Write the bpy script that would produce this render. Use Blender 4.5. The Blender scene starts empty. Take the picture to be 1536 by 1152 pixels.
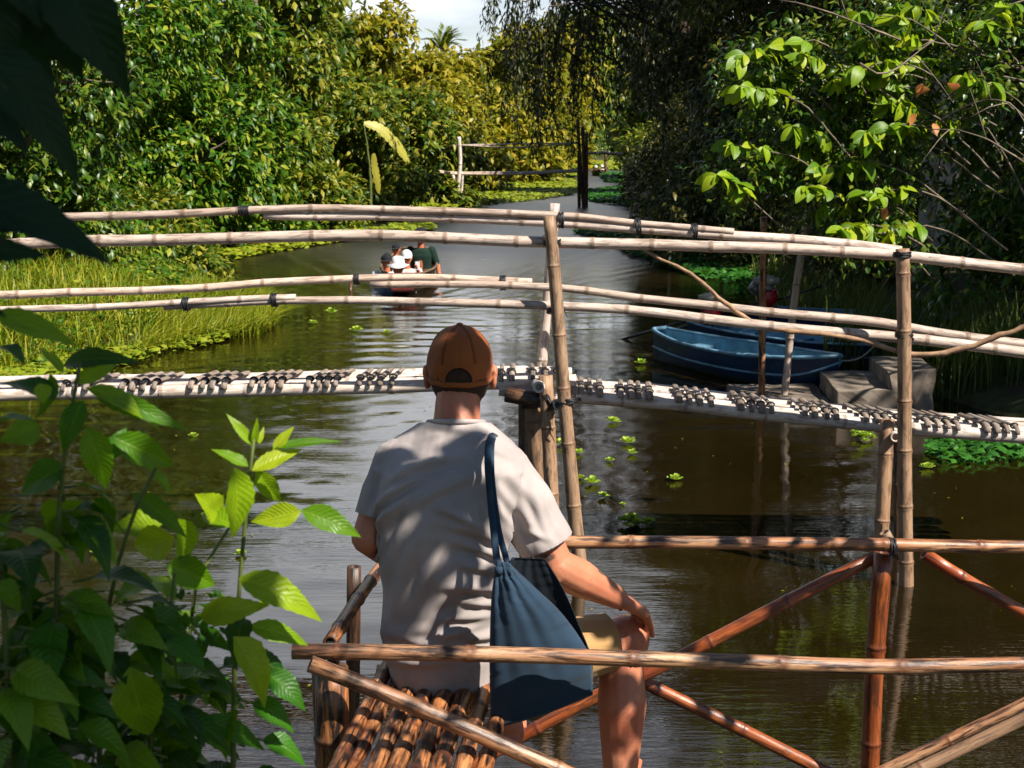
import bpy, bmesh, math, random
import numpy as np
from mathutils import Vector, Matrix
R = math.radians
C = bpy.context.scene.collection
scn = bpy.context.scene
# ------------------------------------------------------------------ camera, sky, sun, exposure
PITCH = R(10.4); CAMZ = 2.7; FPX = 2000.0
cd = bpy.data.cameras.new('camera'); cam = bpy.data.objects.new('camera', cd); C.objects.link(cam)
cam.location = (0, 0, CAMZ); cam.rotation_euler = (R(90) - PITCH, 0, 0)
cd.sensor_width = 36; cd.lens = 36 * FPX / 1536; cd.clip_end = 3000; cd.clip_start = 0.05
cd.dof.use_dof = True; cd.dof.focus_distance = 5.0; cd.dof.aperture_fstop = 13.0
scn.camera = cam
SUN = Vector((0.54, -0.40, 0.74)).normalized()
w = bpy.data.worlds.new('World'); scn.world = w; w.use_nodes = True
nt = w.node_tree; nt.nodes.clear()
def nd(nt, t, **k):
    n = nt.nodes.new(t)
    for a, b in k.items(): setattr(n, a, b)
    return n
sky = nd(nt, 'ShaderNodeTexSky', sky_type='NISHITA', sun_disc=False)
sky.sun_elevation = math.asin(SUN.z); sky.sun_rotation = math.atan2(SUN.x, SUN.y)
sky.air_density = 1.0; sky.dust_density = 0.2
tc = nd(nt, 'ShaderNodeTexCoord'); mp = nd(nt, 'ShaderNodeMapping'); mp.inputs['Scale'].default_value = (1.0, 1.0, 3.2)
nz = nd(nt, 'ShaderNodeTexNoise'); nz.inputs['Scale'].default_value = 2.3; nz.inputs['Detail'].default_value = 7; nz.inputs['Roughness'].default_value = .55
rp = nd(nt, 'ShaderNodeValToRGB'); rp.color_ramp.elements[0].position = .33; rp.color_ramp.elements[1].position = .52
sz = nd(nt, 'ShaderNodeSeparateXYZ'); rz_ = nd(nt, 'ShaderNodeMapRange'); rz_.inputs[1].default_value = .30; rz_.inputs[2].default_value = .52; rz_.inputs[3].default_value = 1; rz_.inputs[4].default_value = .05
ml = nd(nt, 'ShaderNodeMath', operation='MULTIPLY')
mx = nd(nt, 'ShaderNodeMix', data_type='RGBA'); mx.inputs[7].default_value = (13.0, 13.4, 14.2, 1)
bg = nd(nt, 'ShaderNodeBackground'); bg.inputs['Strength'].default_value = 0.05; out = nd(nt, 'ShaderNodeOutputWorld')
L = nt.links.new
L(tc.outputs['Generated'], mp.inputs[0]); L(mp.outputs[0], nz.inputs['Vector']); L(nz.outputs[0], rp.inputs[0])
L(tc.outputs['Generated'], sz.inputs[0]); L(sz.outputs[2], rz_.inputs[0]); L(rp.outputs[0], ml.inputs[0]); L(rz_.outputs[0], ml.inputs[1]); ry_ = nd(nt, 'ShaderNodeMapRange'); ry_.inputs[1].default_value = -.1; ry_.inputs[2].default_value = .6; m2_ = nd(nt, 'ShaderNodeMath', operation='MULTIPLY'); L(sz.outputs[1], ry_.inputs[0]); L(ml.outputs[0], m2_.inputs[0]); L(ry_.outputs[0], m2_.inputs[1]); L(m2_.outputs[0], mx.inputs[0]); L(sky.outputs[0], mx.inputs[6]); L(mx.outputs[2], bg.inputs[0]); L(bg.outputs[0], out.inputs[0])
sd = bpy.data.lights.new('sun', 'SUN'); sd.energy = 5.0; sd.angle = R(0.5); sd.color = (1, .93, .82)
so = bpy.data.objects.new('sun', sd); C.objects.link(so); so.rotation_euler = SUN.to_track_quat('Z', 'Y').to_euler(); so.location = (20, -15, 30)
scn.view_settings.view_transform = 'Standard'; scn.view_settings.look = 'None'; scn.view_settings.exposure = 0.9; scn.view_settings.gamma = 1
scn.cycles.max_bounces = 6; scn.cycles.transparent_max_bounces = 8; scn.cycles.diffuse_bounces = 2; scn.cycles.glossy_bounces = 3
scn.cycles.caustics_reflective = False; scn.cycles.caustics_refractive = False; scn.cycles.sample_clamp_indirect = 4
# ------------------------------------------------------------------ helpers
cP, sP = math.cos(PITCH), math.sin(PITCH)
def ray(px, py):
    a = (px - 768) / FPX; b = (576 - py) / FPX
    return Vector((a, cP + b * sP, -sP + b * cP))
def pt(px, py, Y):                        # the world point at distance Y ahead that the photo shows at (px, py)
    d = ray(px, py); return Vector((0, 0, CAMZ)) + d * (Y / d.y)
def wp(px, py, z=0.0):                    # the point at height z
    d = ray(px, py); return Vector((0, 0, CAMZ)) + d * ((z - CAMZ) / d.z)
def srgb(r, g, b):
    f = lambda c: (c / 12.92 if c <= .04045 else ((c + .055) / 1.055) ** 2.4)
    return (f(r / 255), f(g / 255), f(b / 255), 1)
W = {}
def mk(V, F, attrs=None, smooth=True, name='m'):
    V = np.asarray(V, dtype=np.float32).reshape(-1, 3)
    Fs = F if isinstance(F, list) else [F]
    Fs = [np.asarray(f, dtype=np.int32) for f in Fs if len(f)]
    me = bpy.data.meshes.new(name)
    me.vertices.add(len(V)); me.vertices.foreach_set('co', V.ravel())
    lt = np.concatenate([np.full(len(f), f.shape[1], np.int32) for f in Fs]); li = np.concatenate([f.ravel() for f in Fs])
    me.loops.add(len(li)); me.loops.foreach_set('vertex_index', li)
    me.polygons.add(len(lt)); ls = np.zeros(len(lt), np.int32); ls[1:] = np.cumsum(lt)[:-1]
    me.polygons.foreach_set('loop_start', ls)
    if smooth: me.polygons.foreach_set('use_smooth', np.ones(len(lt), bool))
    me.update(calc_edges=True)
    for k, a in (attrs or {}).items():
        a = np.asarray(a, dtype=np.float32)
        if a.ndim == 1: at = me.attributes.new(k, 'FLOAT', 'POINT'); at.data.foreach_set('value', a)
        else: at = me.attributes.new(k, 'FLOAT_VECTOR', 'POINT'); at.data.foreach_set('vector', a.ravel())
    return me
def link(name, me, m, parent=None, recenter=True):
    o = bpy.data.objects.new(name, me); C.objects.link(o)
    if recenter and len(me.vertices):
        co = np.empty(len(me.vertices) * 3, np.float32); me.vertices.foreach_get('co', co); co = co.reshape(-1, 3)
        c = (co.min(0) + co.max(0)) / 2; c[2] = co[:, 2].min()
        me.vertices.foreach_set('co', (co - c).ravel()); me.update(); c = Vector([float(x) for x in c])
    else: c = Vector((0, 0, 0))
    W[o.name] = c
    if parent: o.parent = parent; o.location = c - W[parent.name]
    else: o.location = c
    for x in (m if isinstance(m, (list, tuple)) else [m]): me.materials.append(x)
    return o
def add(name, V, F, m, parent=None, attrs=None, smooth=True): return link(name, mk(V, F, attrs, smooth, name), m, parent)
def tag(o, label, cat, group=None, kind=None):
    if label: o['label'] = label
    if cat: o['category'] = cat
    if group: o['group'] = group
    if kind: o['kind'] = kind
    return o
def thing(name, loc, label, cat, group=None):
    o = bpy.data.objects.new(name, None); C.objects.link(o); o.location = loc; W[o.name] = Vector(loc); o.empty_display_size = .2
    return tag(o, label, cat, group)
def copy_tree(o, parent=None):
    c = o.copy(); C.objects.link(c); W[c.name] = W[o.name].copy()
    if parent: c.parent = parent
    for ch in [x for x in bpy.data.objects if x.parent == o]: copy_tree(ch, c)
    return c
class MB:                                 # collects pieces of one mesh
    def __init__(s): s.V = []; s.F = {}; s.n = 0; s.A = {}
    def put(s, V, Fs, **attrs):
        V = np.asarray(V, dtype=np.float32).reshape(-1, 3)
        for f in (Fs if isinstance(Fs, list) else [Fs]):
            if len(f): f = np.asarray(f, dtype=np.int32); s.F.setdefault(f.shape[1], []).append(f + s.n)
        s.V.append(V); s.n += len(V)
        for k, a in attrs.items(): s.A.setdefault(k, []).append(np.asarray(a, np.float32))
        return s
    def build(s, name, m, parent=None, smooth=True):
        at = {k: np.concatenate(a) for k, a in s.A.items()}
        return add(name, np.concatenate(s.V), [np.concatenate(f) for f in s.F.values()], m, parent, {k: v for k, v in at.items() if len(v) == s.n}, smooth)
rng = np.random.default_rng(7)
def smoothpath(P, step):
    P = np.asarray([tuple(p) for p in P], float)
    if len(P) == 2:
        n = max(2, int(np.linalg.norm(P[1] - P[0]) / step) + 1); t = np.linspace(0, 1, n)[:, None]; return P[0] * (1 - t) + P[1] * t
    Q = np.vstack([2 * P[0] - P[1], P, 2 * P[-1] - P[-2]]); o = []
    for i in range(1, len(Q) - 2):
        n = max(2, int(np.linalg.norm(Q[i + 1] - Q[i]) / step) + 1); t = np.linspace(0, 1, n, endpoint=(i == len(Q) - 3))[:, None]
        a, b, c, d = Q[i - 1], Q[i], Q[i + 1], Q[i + 2]
        o.append(.5 * (2 * b + (c - a) * t + (2 * a - 5 * b + 4 * c - d) * t * t + (3 * b - a - 3 * c + d) * t ** 3))
    return np.vstack(o)
def frames(P):
    T = np.gradient(P, axis=0); T /= np.linalg.norm(T, axis=1)[:, None] + 1e-12
    up = np.array([0, 0, 1.]) if abs(T[0][2]) < .9 else np.array([0, -1., 0])
    n = np.cross(T[0], up); n /= np.linalg.norm(n); N = [n]
    for i in range(1, len(P)):
        n = N[-1] - T[i] * np.dot(N[-1], T[i]); n /= np.linalg.norm(n); N.append(n)
    N = np.array(N); return T, N, np.cross(T, N)
def tubemesh(P, rad, sides=10, bc0=0.0, cap=True, hollow=0.0, flat=1.0):
    T, N, B = frames(P); n = len(P); a = np.linspace(0, 2 * np.pi, sides, endpoint=False)
    ring = np.cos(a)[None, :, None] * N[:, None, :] + flat * np.sin(a)[None, :, None] * B[:, None, :]
    V = (P[:, None, :] + ring * np.asarray(rad)[:, None, None]).reshape(-1, 3)
    s = np.concatenate([[0], np.cumsum(np.linalg.norm(np.diff(P, axis=0), axis=1))])
    bc = np.stack([np.tile(np.cos(a), n), np.tile(np.sin(a), n), np.repeat(s + bc0, sides)], 1)
    i = np.arange(n - 1)[:, None] * sides; j = np.arange(sides)[None]; k = (j + 1) % sides
    F = np.stack([i + j, i + k, i + sides + k, i + sides + j], -1).reshape(-1, 4)
    Fs = [F[:, ::-1]]; extraV = []; eb = []
    base = len(V)
    if cap:
        for e, off in ((0, 0), (n - 1, (n - 1) * sides)):
            tin = T[e] * (1 if e == 0 else -1)
            if hollow:
                c = P[e]; r = rad[e]
                inner = c + (V[off:off + sides] - c) * hollow; deep = inner + tin * r * 1.6
                i0 = base + len(extraV); extraV += list(inner) + list(deep) + [c + tin * r * 1.6]; eb += [(0, 0, s[e] + bc0 + 50)] * (2 * sides + 1)
                q = []
                for x in range(sides):
                    y = (x + 1) % sides; q += [(off + x, off + y, i0 + y, i0 + x), (i0 + x, i0 + y, i0 + sides + y, i0 + sides + x)]
                q = np.array(q); Fs.append(q if e == 0 else q[:, ::-1])
                tr = np.array([(i0 + sides + x, i0 + sides + (x + 1) % sides, i0 + 2 * sides) for x in range(sides)]); Fs.append(tr if e == 0 else tr[:, ::-1])
            else:
                i0 = base + len(extraV); extraV.append(P[e] + 0 * tin); eb.append((0, 0, s[e] + bc0))
                tr = np.array([(off + x, off + (x + 1) % sides, i0) for x in range(sides)]); Fs.append(tr if e == 0 else tr[:, ::-1])
    if extraV: V = np.vstack([V, np.array(extraV)]); bc = np.vstack([bc, np.array(eb)])
    return V, Fs, bc
def group_faces(Fs):
    d = {}
    for f in Fs: d.setdefault(f.shape[1], []).append(f)
    return [np.concatenate(x) for x in d.values()]
def bamboo(mb, pts, r0, r1=None, gap=.34, sides=12, wob=.004, hollow=.62, seed=None, twig=True):
    """a bamboo culm with swollen nodes, slight bends and cut, hollow ends"""
    g = np.random.default_rng(abs(hash(tuple(round(float(x), 3) for x in pts[0]))) % 99991 if seed is None else seed)
    r1 = r1 or r0; P = smoothpath(pts, .05)
    s = np.concatenate([[0], np.cumsum(np.linalg.norm(np.diff(P, axis=0), axis=1))]); Lt = s[-1]
    nodes = []; x = g.uniform(.08, gap)
    while x < Lt - .05: nodes.append(x); x += gap * g.uniform(.8, 1.2)
    S = [0, Lt] + list(np.arange(.1, Lt - .03, .1)); S = [q for q in S if all(abs(q - m) > .03 for m in nodes) or q in (0, Lt)]
    prof = [(-.022, 1.0, 0), (-.008, 1.03, .3), (-.003, 1.14, 1), (.002, 1.02, 1), (.007, 1.10, .8), (.02, 1.0, 0)]
    rows = [(q, 1.0, 0.0) for q in S]
    for m in nodes: rows += [(m + d, k, v) for d, k, v in prof]
    rows.sort(); sv = np.array([q[0] for q in rows]); sv = np.clip(sv, 0, Lt)
    Q = np.stack([np.interp(sv, s, P[:, i]) for i in range(3)], 1)
    ph = g.uniform(0, 6, 3); f = g.uniform(1.5, 3, 3)
    kink = np.interp(sv, [0] + nodes + [Lt], g.normal(0, 1, len(nodes) + 2))
    for i in range(3): Q[:, i] += wob * (np.sin(f[i] * sv + ph[i]) + .6 * kink * (1 if i == 2 else .5)) * (1 if i != 1 else .6)
    rad = (r0 + (r1 - r0) * sv / Lt) * np.array([q[1] for q in rows])
    V, Fs, bc = tubemesh(Q, rad, sides, bc0=g.uniform(0, 40), hollow=hollow)
    node = np.zeros(len(V)); node[:len(sv) * sides] = np.repeat([q[2] for q in rows], sides)
    mb.put(V, Fs, bc=bc, node=node); return Q
def pole(name, pts, r0, m, parent=None, r1=None, **k):
    mb = MB(); Q = bamboo(mb, pts, r0, r1, **k); o = mb.build(name, m, parent); return o, Q
def lash(name, p, axis, r, m, parent, turns=5, width=.035, tails=True, seed=0):
    """rubber strip wound round a pole at p (several turns, loose ends)"""
    g = np.random.default_rng(seed + int(abs(p[0]) * 1000)); ax = Vector(axis).normalized(); u = ax.orthogonal().normalized(); v = ax.cross(u)
    n = turns * 14; mb = MB(); a = np.linspace(0, turns * 2 * np.pi, n); off = np.linspace(-width / 2, width / 2, n) + g.normal(0, .0015, n)
    P = np.array([tuple(p + ax * o + (u * math.cos(t) + v * math.sin(t)) * r * (1.02 + .05 * math.sin(t * 2.3))) for t, o in zip(a, off)])
    wdt = width / turns * .62
    V, Fs, bc = tubemesh(P, np.full(n, wdt), 6, flat=.8); mb.put(V, Fs, bc=bc)
    if tails:
        for q in range(2):
            e = P[0] if q else P[-1]; d = Vector((g.normal(0, 1), g.normal(0, .5), -abs(g.normal(0, 1)))).normalized()
            T = smoothpath([e, e + np.array(d) * .03 + [0, -.01, .01], e + np.array(d) * g.uniform(.05, .09)], .01)
            V, Fs, bc = tubemesh(T, np.full(len(T), wdt * .7), 5); mb.put(V, Fs, bc=bc)
    return mb.build(name, m, parent)
# ------------------------------------------------------------------ materials
def newmat(name):
    m = bpy.data.materials.new(name); m.use_nodes = True; nt = m.node_tree; b = nt.nodes['Principled BSDF']; return m, nt, b
def noise_(nt, vec, scale, detail=4, rough=.55, dist=0, out='Fac'):
    n = nd(nt, 'ShaderNodeTexNoise'); n.inputs['Scale'].default_value = scale; n.inputs['Detail'].default_value = detail
    n.inputs['Roughness'].default_value = rough; n.inputs['Distortion'].default_value = dist
    if vec is not None: nt.links.new(vec, n.inputs['Vector'])
    return n.outputs[out]
def ramp_(nt, fac, stops):
    r = nd(nt, 'ShaderNodeValToRGB'); e = r.color_ramp.elements
    while len(e) < len(stops): e.new(.5)
    for x, (p, c) in zip(e, stops):
        x.position = p; x.color = c if hasattr(c, '__len__') else (c, c, c, 1)
    nt.links.new(fac, r.inputs[0]); return r.outputs[0]
def mix_(nt, f, a, b, mode='MIX'):
    m = nd(nt, 'ShaderNodeMix', data_type='RGBA', blend_type=mode)
    for s, v in ((0, f), (6, a), (7, b)):
        if isinstance(v, bpy.types.NodeSocket): nt.links.new(v, m.inputs[s])
        else: m.inputs[s].default_value = v
    return m.outputs[2]
def math_(nt, op, a, b=0.0, c=None):
    m = nd(nt, 'ShaderNodeMath', operation=op)
    for s, v in ((0, a), (1, b)) + (((2, c),) if c is not None else ()):
        if isinstance(v, bpy.types.NodeSocket): nt.links.new(v, m.inputs[s])
        else: m.inputs[s].default_value = v
    return m.outputs[0]
def map_(nt, vec, scale=(1, 1, 1), loc=(0, 0, 0), rot=(0, 0, 0)):
    m = nd(nt, 'ShaderNodeMapping'); m.inputs['Scale'].default_value = scale; m.inputs['Location'].default_value = loc; m.inputs['Rotation'].default_value = rot
    nt.links.new(vec, m.inputs[0]); return m.outputs[0]
def attr_(nt, name, out='Vector'):
    a = nd(nt, 'ShaderNodeAttribute', attribute_name=name); return a.outputs[out]
def bump_(nt, b, h, strength=.3, dist=.01, normal=None):
    n = nd(nt, 'ShaderNodeBump'); n.inputs['Strength'].default_value = strength; n.inputs['Distance'].default_value = dist; nt.links.new(h, n.inputs['Height'])
    if normal is not None: nt.links.new(normal, n.inputs['Normal'])
    if b is not None: nt.links.new(n.outputs[0], b.inputs['Normal'])
    return n.outputs[0]
def setb(b, **k):
    for a, v in k.items():
        a = {'color': 'Base Color', 'rough': 'Roughness', 'spec': 'Specular IOR Level', 'metal': 'Metallic', 'coat': 'Coat Weight', 'sheen': 'Sheen Weight'}.get(a, a)
        b.inputs[a].default_value = v
def flat_mat(name, col, rough=.6, var=.25, scale=12, spec=.4, bump=.0, metal=0.0):
    m, nt, b = newmat(name); tc = nd(nt, 'ShaderNodeTexCoord'); n = noise_(nt, tc.outputs['Object'], scale, 6)
    c2 = tuple(x * (1 - var) for x in col[:3]) + (1,); c3 = tuple(min(1, x * (1 + var * .5)) for x in col[:3]) + (1,)
    nt.links.new(ramp_(nt, n, [(.3, c2), (.7, c3)]), b.inputs['Base Color']); setb(b, rough=rough, spec=spec, metal=metal)
    if bump: bump_(nt, b, noise_(nt, tc.outputs['Object'], scale * 4, 5), bump, .004)
    return m
def bamboo_mat(name, light, mid, dark, stain, amt, rough=.45, streak=.5, spec=.4):
    m, nt, b = newmat(name); bc = attr_(nt, 'bc')
    big = noise_(nt, map_(nt, bc, (.5, .5, 3.2)), 1.0, 5, .6); fine = noise_(nt, map_(nt, bc, (6, 6, 1.2)), 1.3, 6, .65)
    c = mix_(nt, ramp_(nt, big, [(.36, 0), (.62, 1)]), light, mid)
    c = mix_(nt, math_(nt, 'MULTIPLY', ramp_(nt, fine, [(.42, 0), (.68, 1)]), streak), c, dark)
    st = noise_(nt, map_(nt, bc, (1.1, 1.1, 5.5), (3, 1, 2)), 1.2, 8, .68, .6)
    c = mix_(nt, math_(nt, 'MULTIPLY', ramp_(nt, st, [(.52 - .12 * amt, 0), (.60 - .05 * amt, 1)]), min(1, .35 + amt)), c, stain)
    sp = noise_(nt, map_(nt, bc, (3, 3, 22)), 1.5, 3, .6)
    c = mix_(nt, math_(nt, 'MULTIPLY', ramp_(nt, sp, [(.64, 0), (.7, 1)]), .5), c, stain)
    nodev = attr_(nt, 'node', 'Fac')
    c = mix_(nt, math_(nt, 'MULTIPLY', nodev, .75), c, dark)
    oi = nd(nt, 'ShaderNodeObjectInfo'); rr = oi.outputs['Random']
    c = mix_(nt, 1.0, c, ramp_(nt, rr, [(0, (.70, .66, .62, 1)), (.5, (.95, .95, .95, 1)), (1, (1, .92, .84, 1))]), 'MULTIPLY')
    nt.links.new(c, b.inputs['Base Color'])
    nt.links.new(math_(nt, 'ADD', rough - .1, math_(nt, 'MULTIPLY', fine, .25)), b.inputs['Roughness']); setb(b, spec=spec)
    bump_(nt, b, math_(nt, 'ADD', fine, math_(nt, 'MULTIPLY', st, .7)), .35, .003)
    return m
M = {}
M['bridge'] = bamboo_mat('pale_bleached_bamboo', (.80, .68, .61, 1), (.66, .52, .44, 1), (.20, .12, .07, 1), (.11, .075, .05, 1), .22, .5, .5, .35)
M['tread'] = bamboo_mat('grey_split_bamboo', (.40, .34, .30, 1), (.28, .22, .18, 1), (.08, .06, .05, 1), (.05, .04, .03, 1), .3, .6, .6, .25)
M['deck'] = bamboo_mat('grey_white_bamboo', (.80, .73, .69, 1), (.68, .60, .54, 1), (.27, .21, .17, 1), (.18, .13, .10, 1), .16, .55, .45, .3)
M['post'] = bamboo_mat('tan_bamboo', (.42, .28, .18, 1), (.33, .20, .12, 1), (.13, .07, .04, 1), (.07, .045, .03, 1), .3, .5, .5, .35)
M['red'] = bamboo_mat('red_brown_bamboo', (.46, .13, .03, 1), (.24, .045, .014, 1), (.08, .02, .01, 1), (.035, .016, .012, 1), .4, .3, .6, .6)
M['rail'] = bamboo_mat('mottled_orange_bamboo', (.58, .34, .19, 1), (.40, .16, .065, 1), (.14, .05, .022, 1), (.04, .02, .014, 1), .62, .34, .6, .55)
M['seat'] = bamboo_mat('scorched_seat_bamboo', (.72, .33, .13, 1), (.50, .17, .05, 1), (.10, .035, .02, 1), (.018, .013, .012, 1), .95, .34, .6, .55)
M['dpost'] = bamboo_mat('dark_wet_bamboo', (.20, .10, .05, 1), (.12, .055, .03, 1), (.04, .02, .012, 1), (.015, .01, .008, 1), .6, .4, .6, .5)
M['bark'] = flat_mat('grey_tree_bark', (.20, .16, .12, 1), .85, .6, 9, .2, .5)
M['barkdark'] = flat_mat('dark_tree_bark', (.075, .055, .04, 1), .85, .5, 9, .2, .4)
M['palebark'] = flat_mat('pale_peeling_bark', (.62, .50, .40, 1), .8, .55, 6, .2, .5)
M['rubber'] = flat_mat('black_rubber', (.012, .012, .014, 1), .5, .3, 30, .4)
M['twig'] = flat_mat('dry_twig_bark', (.36, .22, .13, 1), .75, .45, 20, .25, .3)
M['vine'] = flat_mat('green_stem', (.10, .13, .03, 1), .6, .3, 20, .3)
def leaf_mat(name, cols, trans=(.35, .5, .03), tfac=.3, rough=.42, spec=.5, veins=False, vstr=.5):
    m, nt, b = newmat(name); g = nd(nt, 'ShaderNodeNewGeometry'); n = len(cols)
    col = ramp_(nt, g.outputs['Random Per Island'], [(i / max(1, n - 1), c + (1,)) for i, c in enumerate(cols)])
    if veins:
        lc = attr_(nt, 'lc'); sep = nd(nt, 'ShaderNodeSeparateXYZ'); nt.links.new(lc, sep.inputs[0])
        au = math_(nt, 'ABSOLUTE', sep.outputs[0]); mid = ramp_(nt, au, [(.0, 1), (.09, 0)])
        ph = math_(nt, 'SUBTRACT', math_(nt, 'MULTIPLY', sep.outputs[1], 11.0), math_(nt, 'MULTIPLY', au, 2.6))
        fr = math_(nt, 'ABSOLUTE', math_(nt, 'SUBTRACT', math_(nt, 'FRACT', ph), .5)); sv = ramp_(nt, fr, [(.0, 1), (.13, 0)])
        vn = math_(nt, 'MAXIMUM', mid, math_(nt, 'MULTIPLY', sv, .55)); bl = noise_(nt, lc, 3.5, 4)
        col = mix_(nt, math_(nt, 'MULTIPLY', vn, vstr), col, tuple(min(1, x * 1.9 + .03) for x in cols[-1]) + (1,))
        col = mix_(nt, ramp_(nt, bl, [(.5, 0), (.75, .35)]), col, tuple(x * .6 for x in cols[0]) + (1,))
        sp3 = noise_(nt, lc, 6.5, 5, .65); col = mix_(nt, ramp_(nt, sp3, [(.66, 0), (.70, .8)]), col, (.11, .07, .02, 1))
        nrm = bump_(nt, b, math_(nt, 'ADD', math_(nt, 'MULTIPLY', fr, -1.0), math_(nt, 'MULTIPLY', mid, -.6)), .28, .004)
    nt.links.new(col, b.inputs['Base Color']); setb(b, rough=rough, spec=spec)
    t = nd(nt, 'ShaderNodeBsdfTranslucent'); nt.links.new(mix_(nt, .35, col, trans + (1,)), t.inputs[0])
    if veins: nt.links.new(nrm, t.inputs['Normal'])
    ms = nd(nt, 'ShaderNodeMixShader'); ms.inputs[0].default_value = tfac
    o = nt.nodes['Material Output']; nt.links.new(b.outputs[0], ms.inputs[1]); nt.links.new(t.outputs[0], ms.inputs[2]); nt.links.new(ms.outputs[0], o.inputs[0])
    return m
M['lf_green'] = leaf_mat('glossy_green_leaves', [(.015, .06, .004), (.035, .11, .005), (.09, .18, .007), (.30, .32, .03)], (.30, .42, .01), .25, .42, .3)
M['lf_deep'] = leaf_mat('deep_green_leaves', [(.012, .045, .004), (.03, .085, .005), (.07, .13, .006), (.18, .20, .02)], (.2, .3, .01), .2, .38, .35)
M['lf_olive'] = leaf_mat('olive_yellow_leaves', [(.06, .085, .004), (.15, .17, .006), (.28, .25, .008), (.36, .27, .03)], (.46, .42, .01), .3, .45, .25)
M['lf_mid'] = leaf_mat('mixed_green_leaves', [(.02, .06, .004), (.05, .10, .006), (.14, .18, .008), (.32, .28, .03)], (.36, .42, .01), .28, .42, .3)
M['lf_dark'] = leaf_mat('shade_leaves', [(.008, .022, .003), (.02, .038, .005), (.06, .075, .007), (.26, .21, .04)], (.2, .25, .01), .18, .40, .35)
M['lf_weep'] = leaf_mat('weeping_leaves', [(.006, .014, .004), (.012, .024, .006), (.03, .042, .008), (.10, .10, .02)], (.12, .16, .02), .15, .45, .4)
M['lf_big'] = leaf_mat('large_bright_leaves', [(.06, .16, .005), (.12, .24, .006), (.22, .34, .008), (.34, .38, .01)], (.42, .6, .01), .32, .42, .3, True, .4)
M['lf_near'] = leaf_mat('fresh_serrated_leaves', [(.006, .045, .003), (.012, .08, .003), (.04, .16, .004), (.24, .36, .008)], (.30, .60, .004), .36, .40, .3, True, .14)
M['lf_lit'] = leaf_mat('sunlit_yellow_green_leaves', [(.05, .16, .004), (.12, .26, .005), (.24, .38, .008), (.36, .44, .012)], (.45, .70, .006), .42, .38, .3, True, .14)  # brighter leaf copy: sunlight on the lit leaves put into the colour
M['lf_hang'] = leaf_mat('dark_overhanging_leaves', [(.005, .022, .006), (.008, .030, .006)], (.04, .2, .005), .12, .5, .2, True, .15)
M['lf_cast'] = leaf_mat('canopy_leaves', [(.02, .05, .008), (.03, .07, .01)], (.2, .4, .02), .12, .5, .3)
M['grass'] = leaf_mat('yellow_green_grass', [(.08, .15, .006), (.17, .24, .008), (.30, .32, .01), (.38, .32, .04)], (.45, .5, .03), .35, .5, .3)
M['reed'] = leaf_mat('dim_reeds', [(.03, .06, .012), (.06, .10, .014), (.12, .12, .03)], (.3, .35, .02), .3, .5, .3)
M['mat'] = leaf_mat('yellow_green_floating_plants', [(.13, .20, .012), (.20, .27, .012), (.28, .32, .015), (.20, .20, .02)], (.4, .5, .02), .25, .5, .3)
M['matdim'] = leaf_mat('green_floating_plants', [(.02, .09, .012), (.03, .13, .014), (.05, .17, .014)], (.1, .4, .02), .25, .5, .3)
M['lettuce'] = leaf_mat('water_lettuce_leaves', [(.20, .34, .03), (.28, .42, .04), (.38, .46, .05)], (.5, .6, .05), .3, .55, .3)
M['banana'] = leaf_mat('yellowing_banana_leaf', [(.36, .36, .04), (.45, .40, .06)], (.6, .6, .05), .3, .45, .4, True, .3)
M['red_leaf'] = leaf_mat('russet_dead_leaves', [(.35, .12, .03), (.5, .2, .05)], (.6, .25, .05), .25, .5, .3)
# ------------------------------------------------------------------ setting: terrain, water
YL = [3, 8, 12, 15.5, 18, 20.3, 23, 28, 33, 38, 46, 60, 80, 110, 140, 200, 230]
XL = [-9, -8, -6.8, -5.7, -4.5, -3.9, -5.0, -7, -6.5, -5.6, -5.0, -4.2, -1.2, 4, 9, 20, 30]
YR = [3, 5, 9, 12, 14, 17, 22, 30, 45, 60, 80, 110, 140, 200, 230]
XR = [7.5, 6.4, 5.6, 5.0, 4.7, 5.2, 5.8, 5.2, 5.3, 6.2, 8.2, 10.3, 14.5, 25, 34]
def bankz(x, y):
    xl = np.interp(y, YL, XL); xr = np.interp(y, YR, XR)
    d = np.minimum(x - xl, xr - x); d = np.minimum(d, (y - 2.9) * 1.0); d = np.minimum(d, 228 - y)
    wob = .25 * np.sin(x * 1.3 + y * .7) + .2 * np.sin(y * 1.9 - x * .5); d = d + wob * np.clip((y - 4) / 4, 0, 1)
    z = np.where(d > 0, -np.minimum(d * .7, 1.1), .5 * (1 - np.exp(d / 1.1)))
    near = np.clip((3.6 - y) / 1.2, 0, 1); z = np.where(d < 0, z + near * .38 * (1 - np.exp(d / .3)), z)
    return z + np.where(d < -1, .05 * np.sin(x * 2.1) * np.cos(y * 1.7), 0)
gx = np.unique(np.concatenate([np.linspace(-1500, -40, 14), np.linspace(-40, -12, 15), np.arange(-12, 14, .35), np.linspace(14, 45, 16), np.linspace(45, 1500, 14)]))
gy = np.unique(np.concatenate([np.linspace(-1200, -10, 10), np.linspace(-10, 0, 8), np.arange(0, 40, .35), np.arange(40, 240, 2.0), np.linspace(240, 2000, 12)]))
X, Y = np.meshgrid(gx, gy); Z = bankz(X, Y)
def grid_faces(ny, nx):
    i = np.arange(ny - 1)[:, None] * nx; j = np.arange(nx - 1)[None]
    return np.stack([i + j, i + j + 1, i + nx + j + 1, i + nx + j], -1).reshape(-1, 4)
m, nt, b = newmat('muddy_bank_soil'); tc = nd(nt, 'ShaderNodeTexCoord')
n1 = noise_(nt, tc.outputs['Object'], .9, 8, .6); n2 = noise_(nt, tc.outputs['Object'], 9, 6, .6)
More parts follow.
